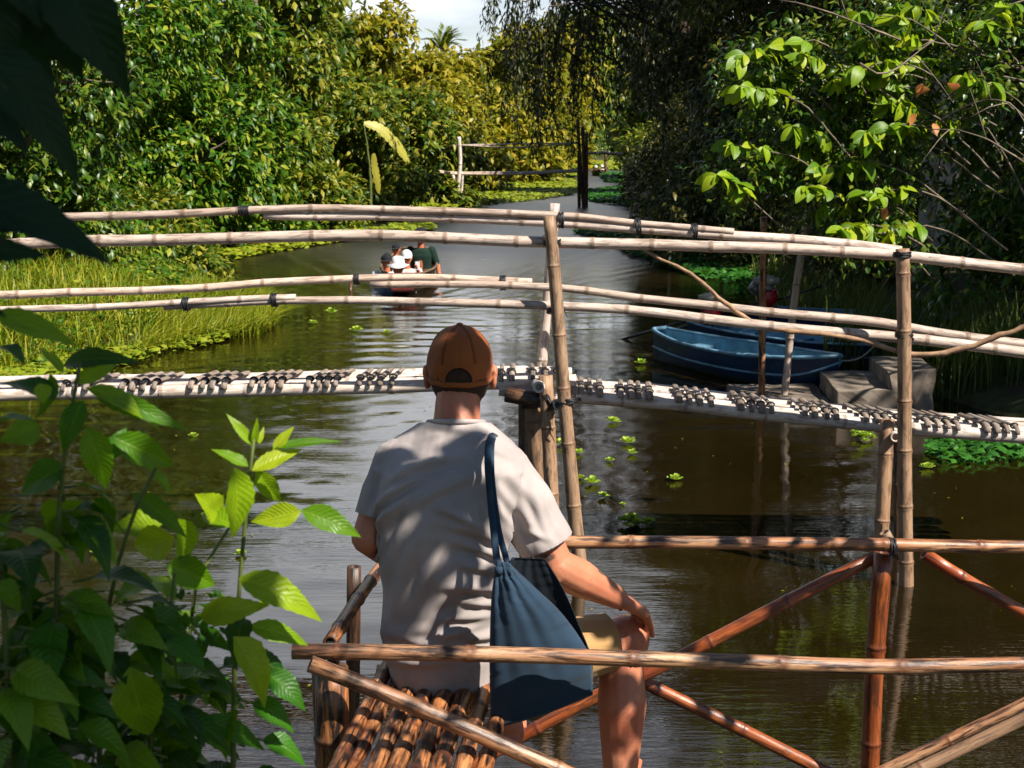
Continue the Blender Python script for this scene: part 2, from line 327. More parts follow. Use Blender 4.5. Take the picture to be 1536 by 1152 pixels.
c = mix_(nt, ramp_(nt, n1, [(.4, 0), (.62, 1)]), (.035, .026, .016, 1), (.05, .06, .018, 1)); c = mix_(nt, ramp_(nt, n2, [(.45, 0), (.7, .7)]), c, (.018, .014, .009, 1))
nt.links.new(c, b.inputs['Base Color']); setb(b, rough=.9, spec=.2); bump_(nt, b, n2, .6, .05)
g0 = add('ground', np.stack([X, Y, Z], -1).reshape(-1, 3), grid_faces(len(gy), len(gx)), m); tag(g0, 'muddy canal banks and canal bed', None, None, 'structure')
# water: a gridded surface with wind ripples and the boat's wake, finer ripples in the bump
yw = [2.6]
while yw[-1] < 42: yw.append(yw[-1] + max(.035, yw[-1] * .0042))
yw = np.array(yw + list(np.arange(43, 235, 2.)))
xw = np.concatenate([np.arange(-14, -9, .5), np.arange(-9, 9, .075), np.arange(9, 40, 1.0)])
X, Y = np.meshgrid(xw, yw); Zw = np.zeros_like(X)
gw = np.random.default_rng(3)
for k in range(26):                       # wind ripples: crests run mostly across the canal
    lam = gw.uniform(.16, .75); th = gw.normal(0, .38); ph = gw.uniform(0, 6.28); q = 2 * np.pi / lam
    env = .5 + .5 * np.sin(X * gw.uniform(.2, .7) + Y * gw.uniform(.1, .5) + gw.uniform(0, 6))
    Zw += .0008 * (lam / .4) * env * np.sin(q * (Y * math.cos(th) + X * math.sin(th)) + ph)
amp = np.clip((Y - 2) / 10, .25, 1) * np.where(Y > 40, 0, 1) * (.55 + .45 * np.clip((1.5 - X) / 3, 0, 1)); Zw *= amp
BX, BY = -1.9, 22.9                      # bow of the passenger boat
for sg in (-1, 1):
    dy = Y - BY; dx = (X - BX) * sg; arm = dx - (.45 + dy * .34); on = np.clip(dy / 1.5, 0, 1) * np.clip((20 - dy) / 12, 0, 1)
    Zw += .020 * on * np.exp(-(arm / .55) ** 2) * np.sin(arm * 9.5) / (1 + dy * .05)
    arm2 = dx - (.5 + (dy + 1.2) * .62); on2 = np.clip((dy + 1.2) / 1.0, 0, 1) * np.clip((8 - dy) / 6, 0, 1)
    Zw += .010 * on2 * np.exp(-(arm2 / .8) ** 2) * np.sin(arm2 * 11)
inw = ((np.abs(X - BX) < np.clip((Y - BY) * .34 + .4, 0, 6)) & (Y > BY + 5) & (Y < 42))
Zw += inw * .004 * np.sin(Y * 12 + np.sin(X * 3) * 2) * np.sin(X * 7)
m, nt, b = newmat('murky_canal_water'); tc = nd(nt, 'ShaderNodeTexCoord'); ob = nd(nt, 'ShaderNodeNewGeometry').outputs['Position']
silt = noise_(nt, ob, .35, 5, .6)
nt.links.new(ramp_(nt, silt, [(.35, (.0075, .0048, .0010, 1)), (.65, (.014, .0088, .0018, 1))]), b.inputs['Base Color'])
setb(b, rough=.015, spec=.6); b.inputs['IOR'].default_value = 1.8
r1 = noise_(nt, map_(nt, ob, (2.4, 15, 1)), 1.0, 4, .55); r2 = noise_(nt, map_(nt, ob, (9, 38, 1), (3, 2, 0), (0, 0, .25)), 1.0, 2, .5)
pt0 = ramp_(nt, noise_(nt, ob, .45, 3), [(.40, .22), (.60, 1)]); sy = nd(nt, 'ShaderNodeSeparateXYZ'); nt.links.new(ob, sy.inputs[0])
far_ = nd(nt, 'ShaderNodeMapRange'); far_.inputs[1].default_value = 22; far_.inputs[2].default_value = 33; nt.links.new(sy.outputs[1], far_.inputs[0])
pt1 = math_(nt, 'ADD', pt0, math_(nt, 'MULTIPLY', far_.outputs[0], 4.0)); nt.links.new(math_(nt, 'ADD', .012, math_(nt, 'MULTIPLY', far_.outputs[0], .34)), b.inputs['Roughness'])
bump_(nt, b, math_(nt, 'MULTIPLY', math_(nt, 'ADD', r1, math_(nt, 'MULTIPLY', r2, .45)), pt1), .13, .024)
wa = add('water', np.stack([X, Y, Zw], -1).reshape(-1, 3), grid_faces(len(yw), len(xw)), m); tag(wa, 'brown rippled canal water', None, None, 'structure')
# ------------------------------------------------------------------ foliage generators
def unit(v): return v / (np.linalg.norm(v, axis=-1, keepdims=True) + 1e-9)
def leafcloud(mb, P, D, U, Ln, Wd, fold=.3):
    D = unit(D); S = unit(np.cross(D, U)); N = np.cross(S, D); n = len(P); Ln = Ln[:, None]; Wd = Wd[:, None]
    mid = P + D * Ln * .48 + N * Wd * fold
    V = np.stack([P, mid + S * Wd / 2 - N * Wd * fold * .6, P + D * Ln - N * Ln * .10, mid - S * Wd / 2 - N * Wd * fold * .6, mid], 1).reshape(-1, 3)
    b = np.arange(n)[:, None] * 5
    F = np.concatenate([b + [0, 1, 4], b + [1, 2, 4], b + [2, 3, 4], b + [3, 0, 4]])
    mb.put(V, F)
def leafrich(mb, P, D, U, Ln, Wd, T, Wp, across=2, droop=.35, fold=.25, serr=0.0, wavy=.05, g=None):
    """leaves with a midrib, a curl and (optionally) a saw-toothed edge"""
    g = g or rng; P = np.asarray(P, float); D = unit(np.asarray(D, float)); U = np.asarray(U, float); S = unit(np.cross(D, U)); N = np.cross(S, D)
    n = len(P); T = np.asarray(T); k = len(T); us = np.linspace(-1, 1, 2 * across + 1); q = len(us)
    dr = np.asarray(droop) * np.ones(n); ph = g.uniform(0, 6, n)
    Wt = np.asarray(Wp)[None, :] * Wd[:, None] / 2
    if serr: Wt = Wt * (1 + serr * (np.arange(k) % 2 * 2 - 1)[None, :] * (np.asarray(Wp)[None] > .2))
    c = T[None, :] * Ln[:, None]
    cen = P[:, None] + D[:, None] * (c - dr[:, None] * .35 * c * T[None])[..., None] - N[:, None] * (dr[:, None] * c * T[None])[..., None]
    V = cen[:, :, None, :] + S[:, None, None, :] * (us[None, None, :, None] * Wt[:, :, None, None]) + N[:, None, None, :] * ((fold * np.abs(us)[None, None, :] * Wt[:, :, None] + wavy * Wt[:, :, None] * np.abs(us)[None, None] * np.sin(T[None, :, None] * 14 + ph[:, None, None] + us[None, None] * 2))[..., None])
    lc = np.zeros((n, k, q, 3)); lc[..., 0] = us[None, None]; lc[..., 1] = T[None, :, None]; lc[..., 2] = ph[:, None, None]
    b = np.arange(n)[:, None, None] * k * q; i = np.arange(k - 1)[None, :, None] * q; j = np.arange(q - 1)[None, None]
    a = b + i + j; F = np.stack([a, a + 1, a + q + 1, a + q], -1).reshape(-1, 4)
    mb.put(V.reshape(-1, 3), F, lc=lc.reshape(-1, 3))
T5 = [0, .12, .35, .62, .85, 1.0]; W5 = [.03, .45, 1, .85, .38, .02]
def crown(mb, blobs, ncl, per, ln, asp=.42, g=None, droop=.6, spread=.3, rich=False, clumpy=1.0):
    g = g or rng; B = np.array([b[:3] for b in blobs]); Rr = np.array([(b[3:6] if len(b) > 4 else (b[3],) * 3) for b in blobs])
    pr = Rr[:, 0] * Rr[:, 2]; idx = g.choice(len(B), ncl, p=pr / pr.sum())
    d = unit(g.normal(0, 1, (ncl, 3)) + np.array([0, 0, .25])); rad = g.uniform(.55, 1.08, ncl) ** .6
    Cc = B[idx] + d * Rr[idx] * rad[:, None]
    keep = np.ones(ncl, bool)
    for q in range(len(B)):
        dd = (Cc - B[q]) / Rr[q]; keep &= ~((np.linalg.norm(dd, axis=1) < .62) & (idx != q))
    Cc = Cc[keep]; d = d[keep]; n = len(Cc)
    tw = unit(d + g.normal(0, .5, (n, 3)) + [0, 0, -.1]); k = g.integers(max(2, int(per * .5)), int(per * 1.5) + 1, n)
    I = np.repeat(np.arange(n), k); m = len(I); u = g.uniform(-.5, .9, m)
    P = Cc[I] + tw[I] * (u * spread * 1.3)[:, None] + g.normal(0, spread * .3, (m, 3))
    D = unit(tw[I] * .7 + g.normal(0, .65, (m, 3)) + np.array([0, 0, -droop])); U = unit(np.array([0, 0, 1.]) + d[I] * .5 + g.normal(0, .45, (m, 3)))
    Ls = ln * g.uniform(.65, 1.3, m)
    if rich: leafrich(mb, P, D, U, Ls, Ls * asp, T5, W5, 1, g.uniform(.1, .5, m), .25, 0, .05, g)
    else: leafcloud(mb, P, D, U, Ls, Ls * asp * g.uniform(.8, 1.2, m))
    return Cc
def limb(mb, pts, r0, r1, sides=7, jit=.0, g=None):
    g = g or rng; P = smoothpath(pts, max(.12, r0 * 2)); n = len(P)
    P = P + g.normal(0, jit, P.shape) * np.linspace(0, 1, n)[:, None]
    V, Fs, bc = tubemesh(P, np.linspace(r0, r1, n) * (1 + .08 * g.normal(0, 1, n)), sides); mb.put(V, Fs, bc=bc)
def tree(name, label, cat, bx, by, h, wd, mat, seed, ncl=1400, per=14, ln=.16, tr=.14, bark='bark', blobs=None, lean=(0, 0), base=.15, group=None, asp=.42, droop=.6, n=11, spread=.3, twigs=10):
    g = np.random.default_rng(seed); z0 = float(bankz(np.array(bx), np.array(by))) - .1
    t = thing(name, (bx, by, z0), label, cat, group)
    if blobs is None:
        blobs = []
        for i in range(n):
            f = (i + .5) / n; zz = z0 + h * (base + (1 - base) * f) - wd * .12; rr = wd * .5 * math.sin(math.pi * min(.95, .22 + .72 * f)) ** .6
            a = g.uniform(0, 6.28); k = g.uniform(.3, .8) * rr
            br = wd * g.uniform(.16, .28) * (1.1 - .3 * f)
            blobs.append((bx + lean[0] * f + math.cos(a) * k, by + lean[1] * f + math.sin(a) * k, zz, br, br, br * g.uniform(.6, .9)))
    tb = MB(); top = Vector((bx + lean[0] * .8, by + lean[1] * .8, z0 + h * .82))
    pts = [(bx, by, z0)] + [(bx + lean[0] * .8 * f + g.normal(0, .12), by + lean[1] * .8 * f + g.normal(0, .12), z0 + h * .82 * f) for f in (.25, .5, .75)] + [tuple(top)]
    limb(tb, pts, tr, tr * .2, 9, .02, g); sp = smoothpath(pts, .3)
    for b in blobs:
        j = int(np.clip(np.searchsorted(sp[:, 2], b[2] - .8 - .2 * h * g.uniform(0, .4)), 1, len(sp) - 2)); s = sp[j]; e = np.array(b[:3])
        mid = (s + e) / 2 + g.normal(0, .15, 3) + [0, 0, .12]; limb(tb, [s, mid, e], tr * .38, tr * .1, 6, .02, g)
        for q in range(max(1, twigs // len(blobs) + 1)):
            dd = unit(g.normal(0, 1, 3)); rr = np.array(b[3:6]) if len(b) > 4 else b[3]; limb(tb, [e, e + dd * rr * .5 + g.normal(0, .1, 3), e + dd * rr * 1.0], tr * .10, .008, 4, .02, g)
    tb.build('trunk', M[bark], t)
    cb = MB(); crown(cb, blobs, ncl, per, ln, asp, g, droop, spread); cb.build('crown', M[mat], t, smooth=False)
    return t
def px_x(px, Y): return (px - 768) / FPX * Y * .985
# ------------------------------------------------------------------ left bank trees: (photo px of the trunk, distance, height, crown width, leaves, label)
LT = [
 (-60, 22, 9.0, 5.0, 'lf_deep', 'tall dark leafy tree at the far left edge, behind the grass spit'),
 (110, 31.0, 9, 6.5, 'lf_green', 'big glossy green tree above the left shore, directly behind the grassy spit'),
 (290, 34, 8.8, 6.5, 'lf_green', 'tallest bright green tree on the left bank, cut by the top of the photo'),
 (385, 41, 8.8, 6.0, 'lf_mid', 'tall tree with yellow tinted leaves, right of the tallest green tree on the left bank'),
 (480, 50.0, 8.8, 6.0, 'lf_mid', 'mixed green tree behind the yellow banana leaf'),
 (552, 62.0, 8.2, 5.6, 'lf_olive', 'thin topped tree standing against the left edge of the sky gap'),
 (622, 80.0, 7.2, 6.5, 'lf_olive', 'low olive tree under the open sky, left of the small palm'),
 (690, 98.0, 8.4, 8.0, 'lf_olive', 'yellow green tree below the patch of open sky, right of the small palm'),
 (765, 122.0, 11.5, 8.0, 'lf_olive', 'far yellowish tree that closes the right edge of the sky gap'),
 (815, 150.0, 15, 11, 'lf_olive', 'far olive tree seen behind the weeping strands'),
 (880, 190.0, 19, 14, 'lf_mid', 'farthest tree, where the canal bends out of sight'),
]
for i, (px, Y, h, wd, mt, lb) in enumerate(LT):
    far = Y / 30; nn = int((2600 if i in (1, 2) else 2200 if Y < 45 else 1600))
    tree('tree', lb, 'tree', px_x(px, Y), Y, h, wd, mt, 100 + i, ncl=int(nn * .72), per=12, ln=max(.2, .0078 * Y), tr=.16 + .0012 * Y, base=.06, group='trees on the left bank', n=14, spread=max(.24, .0085 * Y))
LS = [
 (50, 24.0, 1.9, 3.6, 'lf_green', 'low bush at the left edge right behind the grass spit'),
 (215, 26.5, 1.5, 3.0, 'lf_mid', 'low leafy bush at the inner end of the grass spit'),
 (10, 27, 3.0, 4.2, 'lf_green', 'dense bush at the left edge behind the tall grass'),
 (130, 31, 3.4, 5, 'lf_green', 'wide bright bush just above the grassy spit'),
 (240, 33, 3.2, 4.4, 'lf_green', 'bush with hanging bright leaves at the start of the open water'),
 (355, 37, 3.4, 4.2, 'lf_green', 'bush leaning over the left shore, left of the small dead sticks'),
 (455, 40, 3.4, 4.0, 'lf_mid', 'bush over the left shore below the curled yellow leaf'),
 (540, 47, 4.0, 4.6, 'lf_mid', 'yellow green bush left of the far footbridge'),
 (610, 56, 5.0, 5.2, 'lf_mid', 'tall bush at the left end of the far footbridge'),
 (668, 68, 5.2, 5.6, 'lf_olive', 'olive bush seen under the far footbridge handrails, left part'),
 (735, 84, 5.6, 7.0, 'lf_olive', 'pale bush in the middle behind the far footbridge'),
 (785, 102, 6.0, 8.0, 'lf_olive', 'far pale bush just left of the dark bridge post'),
 (832, 128, 7.5, 8.0, 'lf_olive', 'far bush beyond the dark bridge post'),
]
for i, (px, Y, h, wd, mt, lb) in enumerate(LS):
    tree('shrub', lb, 'bush', px_x(px, Y), Y, h, wd, mt, 200 + i, ncl=850, per=12, ln=max(.19, .0070 * Y), tr=.05, base=.0, group='bushes along the left shore', n=9, spread=max(.24, .008 * Y), droop=.5)
# ------------------------------------------------------------------ right bank
RT = [
 (1015, 88, 14, 8, 'lf_mid', 'far green tree at the right side of the canal mouth'),
 (1050, 64, 14, 7.0, 'lf_dark', 'tall dark tree on the right bank, farthest of the shaded ones'),
 (1070, 50, 14, 6.4, 'lf_dark', 'tall shaded tree on the right bank above the green water mat'),
 (1100, 38, 14, 6.0, 'lf_dark', 'dark tree on the right bank left of the bright large leaved branches'),
 (1165, 30, 13, 6.0, 'lf_dark', 'dark tree right behind the two mooring poles'),
 (1290, 32, 13, 5.6, 'lf_dark', 'dark tree behind the concrete steps'),
 (1520, 32, 13, 6.0, 'lf_dark', 'dark tree behind and right of the two pale trunks'),
 (1640, 17, 11, 6.0, 'lf_deep', 'green tree at the right edge of the photo'),
]
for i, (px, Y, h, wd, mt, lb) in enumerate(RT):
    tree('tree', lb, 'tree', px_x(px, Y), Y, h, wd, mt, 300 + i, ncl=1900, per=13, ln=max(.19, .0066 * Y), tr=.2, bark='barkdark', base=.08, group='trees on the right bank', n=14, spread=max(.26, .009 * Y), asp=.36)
RS = [
 (990, 74, 3.2, 4.2, 'lf_mid', 'bush at the far right shore beside the distant boat'),
 (1010, 57, 3.8, 4.4, 'lf_dark', 'dim bush on the right shore behind the green water mat'),
 (1045, 43, 4.0, 4.4, 'lf_dark', 'dark bush overhanging the right shore, right of the shaded water mat'),
 (1120, 33, 3.6, 4.2, 'lf_dark', 'dark bush behind the orange mooring pole'),
 (1200, 27, 3.2, 4.0, 'lf_dark', 'dark bush behind the leaning grey mooring pole'),
 (1275, 23.5, 1.7, 2.6, 'lf_dark', 'dim bush left of the pale trunks'),
 (1610, 20.5, 1.8, 3.2, 'lf_dark', 'dark bush at the right edge under the pale trunks'),
]
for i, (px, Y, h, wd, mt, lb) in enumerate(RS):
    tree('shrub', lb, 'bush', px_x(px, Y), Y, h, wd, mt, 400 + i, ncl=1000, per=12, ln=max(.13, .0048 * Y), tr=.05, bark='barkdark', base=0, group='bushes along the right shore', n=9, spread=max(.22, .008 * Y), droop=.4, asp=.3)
# trees of the right bank outside the frame: they shade the right side and show in the water
for i, (x, y, h, wd) in enumerate([(12.4, 11.2, 13, 7), (13.5, 16, 13, 8), (14, 24, 14, 8), (16.0, 2.0, 11, 6)]):
    tree('tree', ['shade tree on the right bank beside the steps, outside the frame', 'shade tree on the right bank level with the bamboo bridge, outside the frame', 'shade tree behind the pale trunks, outside the frame', 'shade tree on the near right bank, outside the frame'][i],
         'tree', x, y, h, wd, 'lf_dark', 500 + i, ncl=1900, per=12, ln=.24, tr=.2, bark='barkdark', base=.15, n=14, spread=.36, group='trees on the right bank')
# two pale trunks with high crowns
for i, (px, Y, r, lb) in enumerate([(1394, 27, .17, 'slim pale trunk, left one of the close pair on the right bank'), (1424, 26.6, .24, 'thick pale trunk, right one of the close pair on the right bank')]):
    x = px_x(px, Y); tree('tree', lb, 'tree', x, Y, 11, 4.5, 'lf_dark', 520 + i, ncl=900, per=12, ln=.17, tr=r, bark='palebark', blobs=[(x + dx, Y + dy, z, 1.6, 1.6, 1.2) for dx, dy, z in ((-.8, .3, 8.2), (1, 0, 8.8), (.2, 1, 9.8), (1.6, 1, 7.6), (-.2, -1, 10))], group='pale trunks on the right bank')
# weeping tree over the canal
g = np.random.default_rng(61); bx, by = 6.4, 41; z0 = .3
t = thing('weeping_tree', (bx, by, z0), 'dark weeping tree with long drooping strands hanging over the canal', 'tree')
tb = MB(); limb(tb, [(bx, by, z0), (5.6, 41, 4), (4.4, 41, 8), (3, 41, 11)], .3, .12, 9, .03, g)
strands = []; cb = MB()
for k in range(110):
    tx = g.uniform(-.6, 5.6); ty = 41 + g.normal(0, 1.3); tz = g.uniform(5.2, 10.5 if tx > 1.6 else 7.6)
    edge = np.clip((tx + 1.0) / 2.2, 0, 1)
    zb = max(2.2, tz - g.uniform(1.6, 4.2)) if tx > .2 else max(3.6, tz - g.uniform(1.2, 3.0))
    s = np.array([min(5.2, tx + g.uniform(1, 3)), 41 + g.normal(0, .5), tz - .4]); top = np.array([tx, ty, tz])
    if k % 2 == 0: limb(tb, [s, (s + top) / 2 + [0, 0, .35], top], .045, .02, 5, .02, g)
    P = smoothpath([top, top + [-.15, g.normal(0, .1), -.1 - (tz - zb) * .3], top + [g.normal(-.2, .12), g.normal(0, .2), -(tz - zb)]], .1)
    V, Fs, bc = tubemesh(P, np.linspace(.014, .005, len(P)), 4); tb.put(V, Fs, bc=bc)
    nL = int((tz - zb) * 34); q = g.integers(0, len(P), nL); D = g.normal(0, .38, (nL, 3)) + [0, 0, -1]
    Ls = g.uniform(.14, .3, nL); leafcloud(cb, P[q] + g.normal(0, .09, (nL, 3)), D, g.normal(0, 1, (nL, 3)), Ls, Ls * .24)
crown(cb, [(4.5, 41, 9.5, 2.6, 2, 1.6), (3.4, 41, 10.5, 2.0, 2, 1.2), (6.5, 41, 10.5, 2.5, 2, 1.8), (6.0, 40.5, 6.8, 1.8, 1.6, 1.6)], 1300, 13, .22, .26, g, 1.0, .4)
tb.build('trunk', M['barkdark'], t); cb.build('crown', M['lf_weep'], t, smooth=False)
# near tree with large bright leaves reaching in from the right
g = np.random.default_rng(71); bx, by = 6.9, 13.2
t = thing('broad_leaf_tree', (bx, by, .4), 'tree with large bright ribbed leaves reaching in from the right, above the boats', 'tree')
tb = MB(); limb(tb, [(bx, by, .3), (6.6, 13, 2.2), (6.2, 12.9, 4.0), (5.6, 12.8, 6.0)], .13, .05, 9, .02, g); cb = MB()
tips = []
for (px, py, Y) in [(1110, 85, 12.6), (1160, 70, 12.8), (1200, 80, 12.6), (1110, 130, 12.4), (1140, 110, 12.8), (1190, 190, 12.6), (1240, 165, 13), (1230, 250, 12.6), (1150, 250, 12.9), (1210, 280, 12.5), (1075, 262, 12.4), (1100, 215, 12.6), (1300, 60, 12.8), (1290, 20, 12.6), (1340, 90, 12.9), (1290, 100, 12.4), (1340, 10, 13), (1380, 50, 13), (1330, 150, 12.7),
                    (1260, 230, 13), (1300, 200, 12.5), (1350, 190, 12.8), (1200, 230, 12.9), (1260, 345, 12.3), (1310, 350, 12.5), (1300, 290, 12.6), (1280, 140, 13), (1445, 115, 12.3), (1480, 35, 12.4), (1250, 120, 12.6), (1240, 310, 12.7)]:
    tips.append((np.array(pt(px, py, Y)), 1.0))
for e, _ in tips:
    s0 = np.array([min(6.3, e[0] + g.uniform(.9, 1.6)), 12.9, np.clip(e[2] - g.uniform(.2, .9), 1.4, 5.2)]) ; mid = s0 * .45 + e * .55 + [0, 0, .22] + g.normal(0, .08, 3)
    limb(tb, [s0, mid, e], .013, .005, 5, .012, g)
    P = smoothpath([mid, (mid + e) / 2 + [0, 0, .05], e], .05)
    nL = 26; q = np.concatenate([g.integers(len(P) // 3, len(P), nL - 6), np.full(6, len(P) - 1)])
    az = g.uniform(0, 6.28, nL); D = np.stack([np.cos(az), np.sin(az) * .9 - .15, g.uniform(-1.3, .1, nL)], 1); U = np.array(SUN) + g.normal(0, .3, (nL, 3))
    Ls = g.uniform(.13, .25, nL); leafrich(cb, P[q], D, U, Ls, Ls * .5, [0, .06, .2, .4, .6, .8, .93, 1], [.03, .3, .75, 1, .95, .65, .3, .02], 1, g.uniform(.2, .6, nL), .22, 0, .05, g)
cb.build('crown', M['lf_big'], t)
inner = MB(); bl = [tuple(e + [.25, .45, -.05]) + (.36, .30, .28) for e, _ in tips]
crown(inner, bl, 1300, 8, .09, .5, g, .5, .14); inner.build('inner_foliage', M['lf_deep'], t, smooth=False)
tb.build('trunk', M['bark'], t)
# bare twiggy shrub at the right edge
g = np.random.default_rng(81); t = thing('bare_shrub', tuple(wp(1560, 560, .3)), 'leafless grey brown twigs of a dry shrub at the right edge', 'shrub')
tb = MB(); Y = 11.3
for (a, b_, c_) in [((1600, 250), (1500, 150), (1390, 190)), ((1620, 300), (1470, 205), (1390, 195)), ((1350, 60), (1250, 20), (1170, -5)), ((1290, 95), (1330, 110), (1400, 60))]:
    A, B_, C_ = [np.array(pt(q[0], q[1], Y + g.uniform(-.5, .5))) for q in (a, b_, c_)]
    limb(tb, [A, B_, C_], .011, .004, 6, .006, g); P = smoothpath([A, B_, C_], .1)
    for q in range(3):
        s = P[g.integers(3, len(P))]; d = unit(g.normal(0, 1, 3) + [-.4, 0, .1]); limb(tb, [s, s + d * .2 + [0, 0, .03], s + d * g.uniform(.3, .6)], .006, .002, 4, .004, g)
root = np.array(wp(1640, 560, .3)); limb(tb, [root, root + [0, 0, 1.2], np.array(pt(1600, 250, Y))], .035, .02, 7, .01, g)
tb.build('branch', M['bark'], t)
lb = MB(); P = np.array([tuple(pt(px, py, 11.2)) for px, py in [(1385, 125), (1395, 135), (1375, 170), (1400, 185), (1330, 310), (1440, 130)]]); nL = len(P)
leafrich(lb, P, g.normal(0, 1, (nL, 3)) + [0, 0, -1.0], g.normal(0, 1, (nL, 3)), np.full(nL, .13), np.full(nL, .07), T5, W5, 1, .3, .3, 0, .1, g); lb.build('dead_leaves', M['red_leaf'], t)
# masses of woods behind both banks
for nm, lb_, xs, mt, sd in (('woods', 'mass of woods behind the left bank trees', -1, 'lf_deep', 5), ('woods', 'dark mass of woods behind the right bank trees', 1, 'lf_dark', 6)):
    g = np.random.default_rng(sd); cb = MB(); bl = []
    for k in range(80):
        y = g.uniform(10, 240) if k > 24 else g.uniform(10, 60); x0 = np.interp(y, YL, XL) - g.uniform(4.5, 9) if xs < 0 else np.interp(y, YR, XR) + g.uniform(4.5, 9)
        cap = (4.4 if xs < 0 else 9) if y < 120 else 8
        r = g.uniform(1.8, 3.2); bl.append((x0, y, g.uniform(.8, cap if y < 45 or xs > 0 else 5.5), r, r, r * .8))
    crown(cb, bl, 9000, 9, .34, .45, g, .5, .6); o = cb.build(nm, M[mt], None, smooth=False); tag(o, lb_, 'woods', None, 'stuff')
g = np.random.default_rng(9); cb = MB(); crown(cb, [(x, 236 + g.uniform(-6, 8), g.uniform(1, 9), 5, 4, 4) for x in np.arange(8, 44, 3.2)], 2600, 9, 1.0, .5, g, .4, 1.4)
tag(cb.build('woods', M['lf_olive'], None, smooth=False), 'far olive woods closing the end of the canal', 'woods', None, 'stuff')
# small palm against the sky
g = np.random.default_rng(11); px, Y = 664, 112; x = px_x(px, Y); topz = pt(px, 72, Y).z
t = thing('palm_tree', (x, Y, .4), 'small palm poking up into the open sky between the far trees', 'palm tree')
tb = MB(); limb(tb, [(x, Y, .3), (x + .2, Y, topz * .5), (x, Y, topz)], .2, .14, 8, .02, g); tb.build('trunk', M['bark'], t)
cb = MB()
for k in range(13):
    a = g.uniform(0, 6.28); el = g.uniform(.2, 1.35); dr = np.array([math.cos(a) * math.cos(el), math.sin(a) * math.cos(el), math.sin(el)]); Lf = 2.2
    P = smoothpath([(x, Y, topz), np.array([x, Y, topz]) + dr * Lf * .55, np.array([x, Y, topz]) + dr * Lf + [0, 0, -.5]], .12)
    T_, N_, B_ = frames(P); n = len(P)
    for sg in (-1, 1): leafcloud(cb, P, T_ * .8 + sg * N_ * .7 + [0, 0, -.3], B_, np.full(n, .7), np.full(n, .12))
cb.build('fronds', M['lf_mid'], t, smooth=False)
# banana plant on the left bank
t0 = wp(565, 335, .3); Y = 42.0; g = np.random.default_rng(12)
t = thing('banana_plant', tuple(pt(560, 318, Y)), 'banana plant with one torn yellow leaf arching over the left shore', 'banana plant')
tb = MB(); limb(tb, [tuple(pt(556, 322, Y)), tuple(pt(555, 260, Y)), tuple(pt(546, 186, Y))], .06, .02, 8, .01, g); tb.build('stem', M['vine'], t)
def strap_leaf(pts, wd, Yr):
    P = smoothpath([np.array(pt(a, b, Yr + k * .15)) for k, (a, b) in enumerate(pts)], .05); n = len(P); S = np.array([.75, -.2, .62]); S /= np.linalg.norm(S); T_ = np.gradient(P, axis=0); S = unit(np.cross(T_, np.array([-.5, 1, -.5]))); T = np.linspace(0, 1, n); wv = wd / 2 * np.sin(np.pi * (T * .93 + .05)) ** .45
    tear = 1 - .22 * (np.sin(T * 60) > .75); V = []; lc = []
    for u in (-1, -.5, 0, .5, 1):
        V.append(P + S * (u * wv * (tear if abs(u) == 1 else 1))[:, None] + np.array([0, -.3, .2]) * (abs(u) * -.06)); lc.append(np.stack([np.full(n, u), T * 2, np.zeros(n)], 1))
    V = np.stack(V, 1).reshape(-1, 3); lc = np.stack(lc, 1).reshape(-1, 3); return V, grid_faces(n, 5), lc
lbm = MB()
V, F, lc = strap_leaf([(546, 184), (570, 192), (594, 216), (614, 244)], .38, Y); lbm.put(V, F, lc=lc)
V, F, lc = strap_leaf([(560, 230), (562, 250), (566, 270), (568, 290)], .26, Y); lbm.put(V, F, lc=lc)
lbm.build('leaf', M['banana'], t)
# ------------------------------------------------------------------ ground cover: grass, reeds, floating mats
def inpoly(x, y, P):
    r = np.zeros(len(x), bool); n = len(P)
    for i in range(n):
        x1, y1 = P[i]; x2, y2 = P[(i + 1) % n]; c = ((y1 > y) != (y2 > y)) & (x < (x2 - x1) * (y - y1) / (y2 - y1 + 1e-12) + x1); r ^= c
    return r
def scatter(poly, n, g):
    P = np.array(poly); lo, hi = P.min(0), P.max(0); out_ = np.zeros((0, 2))
    while len(out_) < n:
        q = g.uniform(lo, hi, (n * 2, 2)); out_ = np.vstack([out_, q[inpoly(q[:, 0], q[:, 1], P)]])
    return out_[:n]
def wpoly(pxs, z=0): return [tuple(wp(a, b, z))[:2] for a, b in pxs]
def blades(mb, xy, z, h, wdt, g, bend=.5, wind=(.3, -.1)):
    n = len(xy); az = g.uniform(0, 6.28, n); out_ = np.stack([np.cos(az) + wind[0], np.sin(az) + wind[1]], 1); B = np.column_stack([xy, z]); k = 5
    T = np.linspace(0, 1, k); bd = g.uniform(.15, 1, n) * bend
    cen = B[:, None] + np.stack([out_[:, None, 0] * (bd * h)[:, None] * T ** 2, out_[:, None, 1] * (bd * h)[:, None] * T ** 2, h[:, None] * (T - .35 * bd[:, None] * T ** 2)], -1)
    sd = np.stack([-np.sin(az + g.normal(0, .5, n)), np.cos(az), np.zeros(n)], 1); ww = wdt * np.array([.7, 1, .85, .55, .05])
    V = np.stack([cen + sd[:, None] * ww[None, :, None], cen - sd[:, None] * ww[None, :, None]], 2).reshape(-1, 3)
    b = np.arange(n)[:, None] * 2 * k; i = np.arange(k - 1)[None] * 2; a = b + i; F = np.stack([a, a + 1, a + 3, a + 2], -1).reshape(-1, 4); mb.put(V, F)
def gz(xy): return np.maximum(bankz(xy[:, 0], xy[:, 1]), -.02)
g = np.random.default_rng(21); mb = MB()
